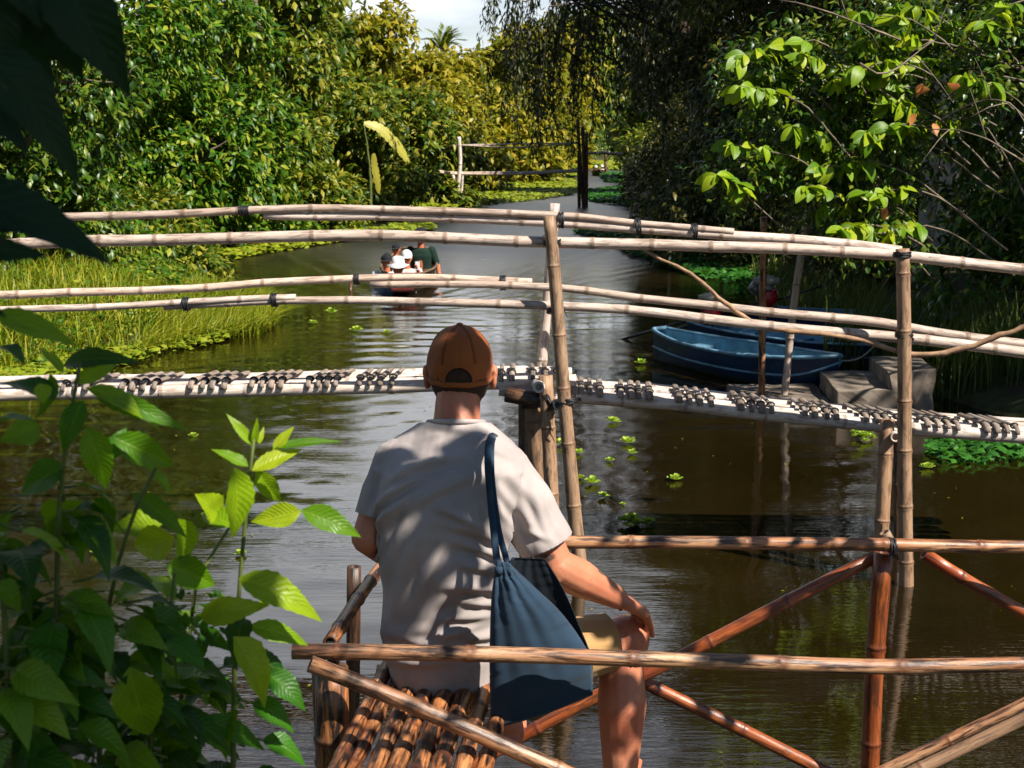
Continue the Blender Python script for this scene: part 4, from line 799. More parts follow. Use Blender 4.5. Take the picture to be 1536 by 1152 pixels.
def hull_mat(name, col, slime):
    m, nt, b = newmat(name); tc = nd(nt, 'ShaderNodeTexCoord'); ob = tc.outputs['Object']; sp_ = nd(nt, 'ShaderNodeSeparateXYZ'); nt.links.new(ob, sp_.inputs[0])
    n = noise_(nt, ob, 3, 6, .6); sc_ = noise_(nt, map_(nt, ob, (2, 2, 18)), 3, 6, .7); c = mix_(nt, ramp_(nt, n, [(.35, 0), (.7, 1)]), tuple(x * .5 for x in col[:3]) + (1,), col)
    c = mix_(nt, ramp_(nt, sc_, [(.60, 0), (.66, .8)]), c, (.12, .14, .14, 1)); h = math_(nt, 'ADD', sp_.outputs[2], math_(nt, 'MULTIPLY', n, .12))
    c = mix_(nt, ramp_(nt, h, [(.14, 1), (.22, 0)]), c, slime); nt.links.new(c, b.inputs['Base Color']); setb(b, rough=.42, spec=.4); bump_(nt, b, sc_, .25, .004); return m
blue = hull_mat('worn_blue_paint', (.008, .036, .095, 1), (.05, .05, .03, 1)); blue_in = flat_mat('faded_blue_paint', (.12, .30, .42, 1), .45, .55, 4, .4, .2); blue_g = flat_mat('scuffed_blue_trim', (.13, .27, .38, 1), .4, .6, 6, .5, .2)
redp = flat_mat('red_engine_paint', (.42, .012, .02, 1), .3, .4, 8, .6); steel = flat_mat('dirty_steel', (.25, .24, .23, 1), .4, .5, 15, .5, .1, .7); tankm = flat_mat('cream_plastic_tank', (.32, .29, .22, 1), .5, .35, 5, .4); blk = flat_mat('black_metal', (.02, .02, .02, 1), .4, .4, 9, .5)
def engine(parent, loc, rz, s=1.0, tank='tank', label=None):
    mb = MB()
    def cyl(mb, a, b, r, sides=16, k=1.0): 
        P = np.array([a, (np.array(a) + np.array(b)) / 2, b], float); V, Fs, bc = tubemesh(P, np.array([r, r, r * k]), sides); mb.put(V, Fs)
    c_, s_ = math.cos(rz), math.sin(rz); X = lambda x, y, z: np.array([loc[0] + s * (x * c_ - y * s_), loc[1] + s * (x * s_ + y * c_), loc[2] + s * z])
    cyl(mb, X(-.03, -.17, .17), X(-.03, -.04, .17), .15 * s, 20, .9); cyl(mb, X(-.03, -.04, .16), X(-.03, .13, .16), .11 * s, 12); root = mb.build('engine', redp, parent)
    m2 = MB(); cyl(m2, X(.02, -.02, .2), X(.20, -.02, .33), .075 * s, 12); 
    for f in range(6): cyl(m2, X(.05 + .022 * f, -.02, .222 + .019 * f), X(.058 + .022 * f, -.02, .228 + .019 * f), .098 * s, 14)
    cyl(m2, X(-.03, -.19, .17), X(-.03, -.175, .17), .07 * s, 14); cyl(m2, X(.1, .1, .28), X(-.08, .1, .3), .05 * s); m2.build('cylinder_head', steel, root)
    m3 = MB(); bm = bmesh.new(); bmesh.ops.create_cube(bm, size=1); bmesh.ops.bevel(bm, geom=bm.edges[:], offset=.2, segments=3, affect='EDGES'); co = np.array([v.co[:] for v in bm.verts]); fa = {}
    for f in bm.faces: fa.setdefault(len(f.verts), []).append([v.index for v in f.verts])
    bm.free(); bx_ = np.array([X(p[0] * .34, p[1] * .24, .38 + p[2] * .14) for p in co]); m3.put(bx_, [np.array(v) for v in fa.values()]); cyl(m3, X(0, 0, .44), X(0, 0, .475), .03 * s, 12); m3.build('fuel_tank', tankm, root)
    m4 = MB(); cyl(m4, X(.0, .0, .04), X(0, .0, -.22), .03 * s); cyl(m4, X(-.15, -.1, .02), X(.2, .12, .02), .025 * s); cyl(m4, X(.1, .12, .1), X(1.6, .12, -.42), .022 * s); cyl(m4, X(-.1, -.05, .1), X(-.75, -.1, .32), .014 * s); m4.build('drive_shaft', blk, root)
    return root
# front blue boat
b1 = boat('moored_boat', 'nearest blue moored boat, its narrow stern pointing left and its bow at the concrete steps', 'boat', 3.5, 1.05, .36, blue, blue_in, blue_g, (.22, .5, .8), 'blue moored boats', stern=.25, bowrise=.25)
mb = MB(); V, Fs, bc = tubemesh(np.array([(-.5, -.1, .3), (0, -.18, .31), (.55, -.2, .3)]), np.array([.035, .04, .035]), 8, flat=.35); mb.put(V, Fs); mb.build('plank', M['bridge'], b1)
A = wp(990, 541); B_ = wp(1262, 596); d = (B_ - A); b1.location = (A.x + d.x * .5, A.y + d.y * .5 + .12, -.07); b1.rotation_euler = (0, 0, math.atan2(d.y, d.x)); k_ = max(.72, d.length / 3.5); b1.scale = (k_, k_, k_ * 1.3)
# second blue boat behind
b2 = boat('moored_boat', 'second blue moored boat, lying behind the nearest one and reaching toward the steps', 'boat', 3.8, 1.1, .38, blue, blue_in, blue_g, (.2, .45, .75), 'blue moored boats', stern=.6)
engine(b2, (-1.72, 0, .42), R(200), 1.0)
A = wp(1060, 520); B_ = wp(1345, 560); d = (B_ - A); b2.location = (A.x + d.x * .5 + .1, A.y + d.y * .5 + .2, -.06); b2.rotation_euler = (0, 0, math.atan2(d.y, d.x)); b2.scale = (max(.85, d.length / 3.8),) * 3
b3 = boat('moored_boat', 'third moored boat mostly hidden behind the other two', 'boat', 3.6, 1.0, .36, blue, blue_in, blue_g, (.3, .7), 'blue moored boats', stern=.6)
engine(b3, (-1.60, 0, .40), R(190), 1.05)
A = wp(1148, 500); B_ = wp(1400, 540); d = (B_ - A); b3.location = (A.x + 1.5, A.y - .55, -.05); b3.rotation_euler = (0, 0, math.atan2(-.9, 3.0))
mb = MB(); P = smoothpath([wp(1238, 532, .33), wp(1262, 541, .22), wp(1290, 537, .22), wp(1318, 514, .5)], .03); V, Fs, bc = tubemesh(P, np.full(len(P), .010), 7); mb.put(V, Fs); o = mb.build('mooring_rope', flat_mat('pale_rope', (.5, .45, .4, 1), .8, .3, 40)); tag(o, 'pale rope sagging from the bow of the nearest blue boat to the steps', 'rope')
# passenger boat
wood = hull_mat('dark_wet_hull_wood', (.06, .045, .03, 1), (.03, .03, .02, 1)); wood2 = flat_mat('brown_boat_boards', (.16, .10, .06, 1), .5, .5, 5, .4, .2); trimr = flat_mat('dark_red_bow_paint', (.07, .012, .010, 1), .4, .3, 6, .5)
pb = boat('passenger_boat', 'long wooden passenger boat coming toward the bridge, loaded with people', 'boat', 6.2, 1.06, .42, wood, wood2, wood2, (.3, .5, .66, .8), stern=.6, bowrise=.15)
bm = bmesh.new(); bmesh.ops.create_cube(bm, size=1); bmesh.ops.scale(bm, vec=(.55, .52, .05), verts=bm.verts)
for v in bm.verts:
    if v.co.x > 0: v.co.y *= .72
bmesh.ops.bevel(bm, geom=bm.edges[:], offset=.012, segments=2, affect='EDGES'); bmesh.ops.rotate(bm, cent=(0, 0, 0), matrix=Matrix.Rotation(R(28), 3, 'Y'), verts=bm.verts); bmesh.ops.translate(bm, vec=(2.86, 0, .36), verts=bm.verts)
me = bpy.data.meshes.new('bow_board'); bm.to_mesh(me); bm.free(); bb = link('bow_board', me, trimr, pb)
em = MB(); n = 16; a = np.linspace(0, 2 * np.pi, n, endpoint=False); rr = .055 * (1 + .28 * np.cos(3 * a)); cx = np.array([2.76, 0, .50]); ax1 = np.array([0, 1, 0]); ax2 = np.array([-math.sin(R(62)), 0, math.cos(R(62))]) ; nrm = np.cross(ax1, ax2)
nrm = nrm if nrm[0] > 0 else -nrm
cx = np.array([2.89, 0, .377]) + np.array([math.sin(R(28)), 0, math.cos(R(28))]) * .016; ax2 = np.array([-math.cos(R(28)), 0, math.sin(R(28))])
V = np.vstack([[cx], cx + np.outer(np.cos(a - math.pi / 2 + math.pi) * rr, ax1) * 1.0 + np.outer(np.sin(a + math.pi / 2) * rr, ax2)]); F = np.array([(0, i + 1, (i + 1) % n + 1) for i in range(n)])
em.put(V, F); em.build('emblem', flat_mat('cream_emblem_paint', (.6, .42, .22, 1), .5, .2, 9), bb, smooth=False)
hd = math.atan2(-3.0, .10); pb.rotation_euler = (0, 0, hd); pb.location = (BX - math.cos(hd) * 3.1, BY - math.sin(hd) * 3.1 + .1, -.12)
mb = MB(); P = np.array([tuple(pt(527, 421, 24.3)), tuple(pt(526, 432, 24.2)), tuple(pt(525, 440, 24.1))]); V, Fs, bc = tubemesh(P, np.full(3, .03), 8); mb.put(V, Fs)
o = mb.build('mooring_stake', M['dpost']); tag(o, 'short dark stake poking out of the water left of the passenger boat', 'stake')
# distant boat
db = boat('passenger_boat', 'tiny distant boat under the farthest footbridge', 'boat', 4.5, 1.2, .45, wood, wood2, wood2, (.5,), stern=.6); p = wp(901, 264); db.location = (p.x, p.y + 2, -.1); db.rotation_euler = (0, 0, R(-90))
# ------------------------------------------------------------------ figures: volumes fused by voxel remeshing, then smoothed
def sphere_pts(c, rad, rot=None, nu=16, nv=10):
    u = np.linspace(0, 2 * np.pi, nu, endpoint=False); v = np.linspace(0, np.pi, nv + 1)[1:-1]; V = [(0, 0, 1)]
    for b in v:
        for a in u: V.append((math.sin(b) * math.cos(a), math.sin(b) * math.sin(a), math.cos(b)))
    V.append((0, 0, -1)); V = np.array(V) * np.asarray(rad); F4, F3 = [], []
    for i in range(nu): F3.append((0, 1 + i, 1 + (i + 1) % nu))
    for r in range(nv - 2):
        for i in range(nu): a = 1 + r * nu; F4.append((a + i, a + nu + i, a + nu + (i + 1) % nu, a + (i + 1) % nu))
    a = 1 + (nv - 2) * nu; e = len(V) - 1
    for i in range(nu): F3.append((e, a + (i + 1) % nu, a + i))
    if rot is not None: V = V @ np.array(rot.to_3x3()).T
    return V + np.array(tuple(c)), [np.array(F4), np.array(F3)]
def ell(mb, c, rad, rot=None): V, F = sphere_pts(c, rad, rot); mb.put(V, F)
def cap(mb, a, b, ra, rb, sides=14):
    a = np.array(tuple(a)); b = np.array(tuple(b)); d = b - a; Ld = np.linalg.norm(d); T = []; rr = []
    for q in (-90, -70, -45, -20, 0): T.append(ra * math.sin(R(q))); rr.append(max(1e-4, ra * math.cos(R(q))))
    for q in (0, 20, 45, 70, 90): T.append(Ld + rb * math.sin(R(q))); rr.append(max(1e-4, rb * math.cos(R(q))))
    P = a + (d / Ld) * np.array(T)[:, None]; V, Fs, _ = tubemesh2(P, rr, d / Ld, sides); mb.put(V, Fs)
def tubemesh2(P, rad, t, sides):
    up = np.array([0, 0, 1.]) if abs(t[2]) < .9 else np.array([0, 1., 0]); n = np.cross(t, up); n /= np.linalg.norm(n); b = np.cross(t, n); a = np.linspace(0, 2 * np.pi, sides, endpoint=False)
    ring = np.cos(a)[:, None] * n + np.sin(a)[:, None] * b; V = (P[:, None] + ring[None] * np.array(rad)[:, None, None]).reshape(-1, 3); k = len(P)
    i = np.arange(k - 1)[:, None] * sides; j = np.arange(sides)[None]; q = (j + 1) % sides; F = np.stack([i + j, i + q, i + sides + q, i + sides + j], -1).reshape(-1, 4)
    return V, [F, np.array([list(range(sides))[::-1]]), np.array([[(k - 1) * sides + x for x in range(sides)]])], None
def chain(mb, pts, rs):
    for i in range(len(pts) - 1): cap(mb, pts[i], pts[i + 1], rs[i], rs[i + 1])
def loft(mb, rings, sides=28):
    V = []
    for (c, a, b_, yaw) in rings:
        for k in range(sides):
            t = 2 * math.pi * k / sides; ex = .82; x = math.copysign(abs(math.cos(t)) ** ex, math.cos(t)) * a; y = math.copysign(abs(math.sin(t)) ** ex, math.sin(t)) * b_
            V.append((c[0] + x * math.cos(yaw) - y * math.sin(yaw), c[1] + x * math.sin(yaw) + y * math.cos(yaw), c[2]))
    n = len(rings); i = np.arange(n - 1)[:, None] * sides; j = np.arange(sides)[None]; q = (j + 1) % sides
    F = np.stack([i + j, i + q, i + sides + q, i + sides + j], -1).reshape(-1, 4)[:, ::-1]
    mb.put(np.array(V), [F, np.array([list(range(sides))]), np.array([[(n - 1) * sides + x for x in range(sides)][::-1]])])
def fuse(mb, voxel, it=4, lam=.5):
    V = np.concatenate(mb.V); F = [np.concatenate(f) for f in mb.F.values()]; me = mk(V, F); o = bpy.data.objects.new('tmp', me); C.objects.link(o)
    md = o.modifiers.new('r', 'REMESH'); md.mode = 'VOXEL'; md.voxel_size = voxel; md.adaptivity = 0
    dg = bpy.context.evaluated_depsgraph_get(); dg.update(); m2 = bpy.data.meshes.new_from_object(o.evaluated_get(dg)); bpy.data.objects.remove(o)
    n = len(m2.vertices); co = np.empty(n * 3, np.float32); m2.vertices.foreach_get('co', co); co = co.reshape(-1, 3).astype(float); e = np.empty(len(m2.edges) * 2, np.int32); m2.edges.foreach_get('vertices', e); e = e.reshape(-1, 2)
    deg = np.bincount(e.ravel(), minlength=n)[:, None]
    for k in range(it * 2):
        s = np.zeros_like(co); np.add.at(s, e[:, 0], co[e[:, 1]]); np.add.at(s, e[:, 1], co[e[:, 0]]); co += (s / np.maximum(deg, 1) - co) * (lam if k % 2 == 0 else -lam * 1.02)
    m2.vertices.foreach_set('co', co.astype(np.float32).ravel()); m2.polygons.foreach_set('use_smooth', np.ones(len(m2.polygons), bool)); m2.update(); return m2
def getco(me): co = np.empty(len(me.vertices) * 3, np.float32); me.vertices.foreach_get('co', co); return co.reshape(-1, 3).astype(float)
def getno(me): co = np.empty(len(me.vertices) * 3, np.float32); me.vertices.foreach_get('normal', co); return co.reshape(-1, 3).astype(float)
def setco(me, co): me.vertices.foreach_set('co', co.astype(np.float32).ravel()); me.update()
def PXY(c):
    z = c[1] * cP - (c[2] - CAMZ) * sP; return 768 + FPX * c[0] / z, 576 - FPX * (c[1] * sP + (c[2] - CAMZ) * cP) / z
def cut(me, planes):
    """cut cloth along planes: each is (point, normal, test) and removes what lies beyond"""
    bm = bmesh.new(); bm.from_mesh(me)
    for p, nrm, test in planes:
        fs = [f for f in bm.faces if test(f.calc_center_median())]; geom = list({v for f in fs for v in f.verts}) + list({e for f in fs for e in f.edges}) + fs
        bmesh.ops.bisect_plane(bm, geom=geom, plane_co=p, plane_no=nrm, clear_outer=True, dist=1e-5)
    bm.to_mesh(me); bm.free(); me.polygons.foreach_set('use_smooth', np.ones(len(me.polygons), bool)); me.update(); return me
def solid(o, t):
    md = o.modifiers.new('thickness', 'SOLIDIFY'); md.thickness = t; md.offset = -1
def skin_mat(name, col, red):
    m, nt, b = newmat(name); tc = nd(nt, 'ShaderNodeTexCoord'); n = noise_(nt, tc.outputs['Object'], 9, 5); n2 = noise_(nt, tc.outputs['Object'], 90, 3)
    nt.links.new(mix_(nt, ramp_(nt, n, [(.35, 0), (.7, 1)]), col, red), b.inputs['Base Color']); setb(b, rough=.48, spec=.4)
    b.inputs['Subsurface Weight'].default_value = .12; b.inputs['Subsurface Radius'].default_value = (.01, .004, .002); b.inputs['Subsurface Scale'].default_value = .5
    fr = noise_(nt, tc.outputs['Object'], 160, 2); c0 = b.inputs['Base Color'].links[0].from_socket; c1 = mix_(nt, ramp_(nt, fr, [(.62, 0), (.70, .35)]), c0, tuple(x * .55 for x in red[:3]) + (1,)); c2 = mix_(nt, attr_(nt, 'ink', 'Fac'), c1, (.035, .04, .045, 1)); nt.links.new(c2, b.inputs['Base Color'])
    bump_(nt, b, n2, .22, .003); return m
def cloth_mat(name, col, var=.2, rough=.85, scale=350, sheen=.1, bstr=.25, patch=None):
    m, nt, b = newmat(name); tc = nd(nt, 'ShaderNodeTexCoord'); ob = tc.outputs['Object']; n = noise_(nt, ob, 5, 6, .6); wv = noise_(nt, ob, scale, 2)
    c = mix_(nt, ramp_(nt, n, [(.35, 0), (.68, 1)]), tuple(x * (1 - var) for x in col[:3]) + (1,), col); c = mix_(nt, ramp_(nt, wv, [(.4, .18), (.6, 0)]), c, tuple(x * .6 for x in col[:3]) + (1,))
    nt.links.new(c, b.inputs['Base Color']); setb(b, rough=rough, spec=.2, sheen=sheen); bump_(nt, b, wv, bstr, .0012); return m
MS = skin_mat('sun_reddened_skin', (.50, .20, .11, 1), (.46, .125, .065, 1)); MT = cloth_mat('grey_cotton_shirt', (.43, .375, .36, 1), .32); MSh = cloth_mat('tan_cotton_shorts', (.46, .27, .11, 1), .2); MC = cloth_mat('rust_orange_cap_cloth', (.36, .10, .022, 1), .4, .8, 500)
MH = flat_mat('short_brown_hair', (.045, .025, .015, 1), .7, .5, 220, .3, .6); MB_ = cloth_mat('navy_blue_canvas', (.022, .050, .088, 1), .35, .85, 420, .15, .4); INK = flat_mat('faded_dark_tattoo_ink', (.03, .035, .04, 1), .6, .3, 30)
# ---- the seated man
man = thing('person', tuple(pt(668, 1040, 3.2)), 'seated man seen from behind in a grey t-shirt, tan shorts and a rust orange cap', 'person')
YM = 3.2
B = MB()
def TP(px, py, Y=YM): return pt(px, py, Y)
def ringpx(xl, xr, py, hd_, Y=YM, yaw=0): c = TP((xl + xr) / 2, py, Y); s = (TP(xr, py, Y) - TP(xl, py, Y)).length / 2; return (c, s, hd_, yaw)
torso = [ringpx(598, 742, 1045, .105, 3.23), ringpx(590, 746, 1015, .122, 3.22), ringpx(578, 746, 965, .118, 3.21), ringpx(575, 748, 910, .112, 3.20), ringpx(574, 755, 850, .112, 3.19), ringpx(568, 764, 790, .118, 3.19), ringpx(562, 776, 740, .118, 3.20), ringpx(562, 790, 700, .108, 3.21), ringpx(584, 772, 668, .085, 3.23), ringpx(618, 745, 646, .065, 3.25), ringpx(640, 724, 630, .055, 3.26)]
def shrink(r, d): return [(c, a - d, b - d, y) for c, a, b, y in r]
loft(B, shrink(torso, .016)[::-1])
chain(B, [TP(684, 655, 3.25), TP(685, 632, 3.265), TP(687, 600, 3.29)], [.062, .059, .057])
hc = TP(690, 551, 3.335); Rx = Matrix.Rotation(R(1), 3, 'X')
ell(B, hc, (.077, .096, .108), Rx); ell(B, hc + Vector((0, .02, -.055)), (.062, .072, .072)); ell(B, hc + Vector((0, .075, -.085)), (.036, .036, .032))          # skull, jaw, chin
for s in (-1, 1):
    ell(B, hc + Vector((s * .083, .012, -.026)), (.010, .022, .034), Matrix.Rotation(R(s * 14), 3, 'Z')); ell(B, hc + Vector((s * .088, .004, -.012)), (.008, .014, .018)); ell(B, hc + Vector((s * .030, .092, -.004)), (.016, .010, .008)); ell(B, hc + Vector((s * .032, .088, -.020)), (.013, .010, .010))
cap(B, hc + Vector((0, .092, -.012)), hc + Vector((0, .112, -.042)), .009, .014); ell(B, hc + Vector((0, .096, -.068)), (.024, .010, .006)); ell(B, hc + Vector((0, .094, -.077)), (.020, .010, .006))
# arms
shL, elL, wrL = TP(588, 704, 3.22), TP(552, 806, 3.17), TP(612, 842, 3.47)
shR, elR, wrR = TP(768, 712, 3.22), TP(836, 850, 3.20), TP(926, 897, 3.32)
chain(B, [shL + Vector((.01, 0, -.01)), shL.lerp(elL, .5), elL], [.046, .044, .040]); chain(B, [elL, elL.lerp(wrL, .35), wrL], [.042, .045, .028])
chain(B, [shR + Vector((-.01, 0, -.01)), shR.lerp(elR, .5), elR], [.048, .048, .043]); chain(B, [elR, elR.lerp(wrR, .35), wrR], [.046, .049, .029])
ell(B, elR + Vector((-.004, -.022, -.012)), (.026, .022, .026))
def hand(mb, wr, kn, tips_dir, across, palm_n, lens=(.082, .090, .085, .068), curl=.9, side=1):
    """palm from the wrist to the knuckles; four fingers curling toward tips_dir; thumb leaving the palm's side"""
    wr, kn, ac, dn, dr = Vector(wr), Vector(kn), Vector(across).normalized(), Vector(palm_n).normalized(), Vector(tips_dir).normalized(); f0 = (kn - wr).normalized()
    for k, u in enumerate((-.030, -.011, .009, .027)):
        a = wr + ac * u * .6 + f0 * .012; b = kn + ac * u * 1.14 - f0 * .010 * abs(k - 1.2); cap(mb, a, b, .0185, .0145)
        p = b; d = f0.copy(); ln = lens[k]
        for j, (fr, r) in enumerate(((.44, .0108), (.32, .0098), (.24, .0086))):
            d = f0.lerp(dr, min(1, curl * (.50 + .40 * j))).normalized(); q = p + d * ln * fr + ac * .0022 * (k - 1.5); cap(mb, p, q, r * .93 + .0004, r * .93); p = q
    t0 = wr.lerp(kn, .25) + ac * side * .024 + dn * .006; t1 = t0 + (f0 * .55 + ac * side * .75 + dn * .25).normalized() * .036; t2 = t1 + (f0 * .85 + ac * side * .25 + dn * .3).normalized() * .030; t3 = t2 + (f0 + dn * .4).normalized() * .022
    cap(mb, t0, t1, .015, .0115); cap(mb, t1, t2, .0108, .0096); cap(mb, t2, t3, .0096, .0078)
knR = TP(960, 914, 3.40)
hand(B, wrR, knR, (.10, .30, -1), (-.45, .95, .1), (-.3, 0, -1), side=1)
# left hand rests on the left thigh in front of him
knL = TP(640, 872, 3.58); hand(B, wrL, knL, (.0, .5, -1), (-1, .1, 0), (0, 0, -1), side=-1)
# legs
hipR, kneeR, ankR = TP(712, 1000, 3.27), TP(934, 963, 3.44), TP(928, 1262, 3.36)
chain(B, [hipR, hipR.lerp(kneeR, .5), kneeR], [.088, .076, .056]); ell(B, kneeR + Vector((.010, .005, .006)), (.065, .066, .066))
c1 = kneeR.lerp(ankR, .30) + Vector((.0, -.018, 0)); chain(B, [kneeR + Vector((-.004, -.006, -.02)), c1, kneeR.lerp(ankR, .62) + Vector((0, -.008, 0)), ankR], [.057, .067, .048, .036])
hipL, kneeL = TP(636, 1000, 3.3), TP(650, 930, 3.74); ankL = Vector((TP(768, 1130, 3.66).x, 3.62, ZF + .11)); kneeL = Vector((ankL.x - .13, 3.74, ZS + .10))
chain(B, [hipL, hipL.lerp(kneeL, .5), kneeL], [.088, .076, .056]); c2 = kneeL.lerp(ankL, .3) + Vector((0, -.016, 0)); chain(B, [kneeL, c2, kneeL.lerp(ankL, .62), ankL], [.052, .058, .042, .034])
ankR = Vector((ankR.x, ankR.y, ZF + .11)); chain(B, [kneeR.lerp(ankR, .62), ankR], [.044, .034])
for an, yw in ((ankR, .25), (ankL, .05)):
    dr = Vector((math.sin(yw), math.cos(yw), 0)); hl = an + Vector((0, 0, -.045)) - dr * .03; cap(B, hl, hl + dr * .08 + Vector((0, 0, -.005)), .030, .032); cap(B, hl + dr * .08, hl + dr * .165 + Vector((0, 0, -.012)), .034, .024); cap(B, an, hl + dr * .09, .034, .028)
    sd_ = Vector((dr.y, -dr.x, 0))
    for q in range(5): s0 = hl + dr * .165 + sd_ * (.028 - .014 * q) + Vector((0, 0, -.014)); cap(B, s0, s0 + dr * (.040 - .005 * q), .010, .008)
bme = fuse(B, .0042, 2); bco = getco(bme); ink = np.zeros(len(bco))
for (x, y, rx_, ry_, an) in [(812, 838, 20, 7, -8), (800, 850, 14, 5, 10), (905, 858, 9, 4, 30)]:
    zc = bco[:, 1] * cP - (bco[:, 2] - CAMZ) * sP; u = 768 + FPX * bco[:, 0] / zc - x; v = 576 - FPX * (bco[:, 1] * sP + (bco[:, 2] - CAMZ) * cP) / zc - y; ca_, sa_ = math.cos(R(an)), math.sin(R(an)); q = ((u * ca_ + v * sa_) / rx_) ** 2 + ((-u * sa_ + v * ca_) / ry_) ** 2; ink = np.maximum(ink, np.clip((1.2 - q) * 2.5, 0, .85) * (bco[:, 0] > .02))
at_ = bme.attributes.new('ink', 'FLOAT', 'POINT'); at_.data.foreach_set('value', ink.astype(np.float32))
body = link('body', bme, MS, man)
# shirt
S = MB(); loft(S, [(c, a + .004, b + .006, y) for c, a, b, y in torso][::-1])
hemR = shR.lerp(elR, .74); hemL = shL.lerp(elL, .70)
chain(S, [shR + Vector((-.02, 0, .01)), shR.lerp(hemR, .5), hemR, hemR + (hemR - shR).normalized() * .05], [.070, .070, .067, .067]); chain(S, [shL + Vector((.02, 0, .01)), shL.lerp(hemL, .5), hemL, hemL + (hemL - shL).normalized() * .05], [.064, .058, .053, .053])
ell(S, TP(736, 692, 3.22), (.10, .075, .055), Matrix.Rotation(R(16), 3, 'Y')); ell(S, TP(620, 690, 3.22), (.09, .07, .052), Matrix.Rotation(R(-16), 3, 'Y'))
me = fuse(S, .0043, 5); co = getco(me); no = getno(me)
# folds: raised creases laid across the back, given as photo positions (x, y, angle, length, width, height)
d_ = np.stack([co[:, 0], co[:, 1] - 0, co[:, 2] - CAMZ], 1); zc = d_[:, 1] * cP - d_[:, 2] * sP; PXc = 768 + FPX * d_[:, 0] / zc; PYc = 576 - FPX * (d_[:, 1] * sP + d_[:, 2] * cP) / zc
g = np.random.default_rng(17); disp = np.zeros(len(co)); back = np.clip(-no[:, 1] * 2 + .4, 0, 1)
def crease(x, y, ang, ln, wd, h, bend=0.0):
    ca, sa = math.cos(R(ang)), math.sin(R(ang)); u = (PXc - x) * ca + (PYc - y) * sa; v = -(PXc - x) * sa + (PYc - y) * ca - bend * u * u / max(1, ln)
    return h * np.exp(-(u / ln) ** 2 * 2) * (np.exp(-(v / wd) ** 2) - .6 * np.exp(-((v - wd * 1.5) / wd) ** 2))
for (x, y, a, l, w_, h, bd) in [
 (620, 700, -25, 60, 8, .009, .1), (600, 730, -38, 60, 8, .010, .1), (590, 765, -45, 60, 8, .010, .1), (640, 745, -30, 70, 8, .007, .1), (605, 712, -32, 40, 5, .005, .1), (585, 745, -42, 45, 5, .006, .1), (660, 690, -12, 60, 7, .004, .1), (575, 815, -70, 50, 6, .007, 0), (640, 860, -68, 60, 7, .005, .1), (575, 790, -62, 50, 8, .006, 0), (585, 840, -75, 60, 9, .006, 0), (600, 880, -80, 70, 11, .005, 0), (625, 820, -60, 80, 12, .004, 0),
 (700, 780, 28, 55, 7, .007, .1), (715, 800, 24, 50, 7, .008, .1), (722, 825, 20, 48, 7, .008, .1), (720, 850, 14, 46, 7, .008, .1), (715, 880, 8, 52, 8, .008, .1), (725, 905, 4, 46, 7, .007, 0), (705, 925, -6, 60, 8, .008, -.1), (690, 945, -12, 66, 8, .008, -.1), (715, 955, -4, 52, 7, .008, -.1), (670, 965, 2, 80, 8, .006, -.15), (700, 975, 2, 70, 7, .006, -.1), (660, 905, -40, 60, 10, .005, 0), (640, 940, -20, 60, 9, .006, -.2), (610, 960, 15, 50, 9, .005, 0), (620, 995, 6, 70, 8, .005, -.2),
 (760, 800, 62, 45, 7, .007, 0), (752, 770, 55, 50, 7, .007, 0), (770, 760, 50, 60, 8, .005, 0), (790, 770, 64, 55, 8, .005, 0), (806, 760, 70, 50, 7, .004, 0), (780, 730, 48, 40, 9, .004, 0), (800, 800, 20, 30, 5, .004, 0), (560, 700, -70, 45, 7, .005, 0), (552, 735, -75, 40, 6, .005, 0),
 (690, 645, 14, 60, 5, .003, .1), (730, 668, 24, 60, 6, .004, 0), (640, 655, -12, 50, 5, .003, 0), (745, 840, 80, 70, 8, .006, 0), (740, 880, 84, 60, 8, .006, 0)]: disp += crease(x, y, a, l, w_, h, bd)
for k in range(14):
    q = unit(g.normal(0, 1, 3) * [1, .4, 1.4]); f = g.uniform(18, 55); disp += .0010 * np.sin(f * (co @ q) + g.uniform(0, 6) + 2 * np.sin(7 * co[:, 2] + k)) * (30 / f)
co += no * (disp * (.25 + .75 * back) * 1.6)[:, None]; setco(me, co)
nk = TP(684, 634, 3.255); sd1 = (hemR - shR).normalized(); sd2 = (hemL - shL).normalized(); hem = TP(668, 1040, 3.12)
me = cut(me, [(nk, Vector((.0, .25, 1)).normalized(), lambda c: abs(c.x - nk.x) < .12 and c.z > nk.z - .07), (hemR + sd1 * .004, sd1, lambda c: PXY(c)[0] > 770 and (c - hemR).length < .15), (hemL + sd2 * .004, sd2, lambda c: PXY(c)[0] < 563 and (c - hemL).length < .14), (hem, Vector((0, -.1, -1)).normalized(), lambda c: c.z < hem.z + .08 and c.x < .06)])
sh = link('t_shirt', me, MT, man); solid(sh, .003)
# ribbed collar
cb = MB(); a = np.linspace(0, 2 * np.pi, 40); ctr = nk; P = np.array([(ctr.x + math.cos(t) * .071, ctr.y + math.sin(t) * .060, ctr.z - .25 * .060 * math.sin(t) + .001) for t in a]); V, Fs, bc = tubemesh(P, np.full(40, .0042), 8, cap=False, flat=1.5); cb.put(V, Fs); cb.build('collar', MT, sh)
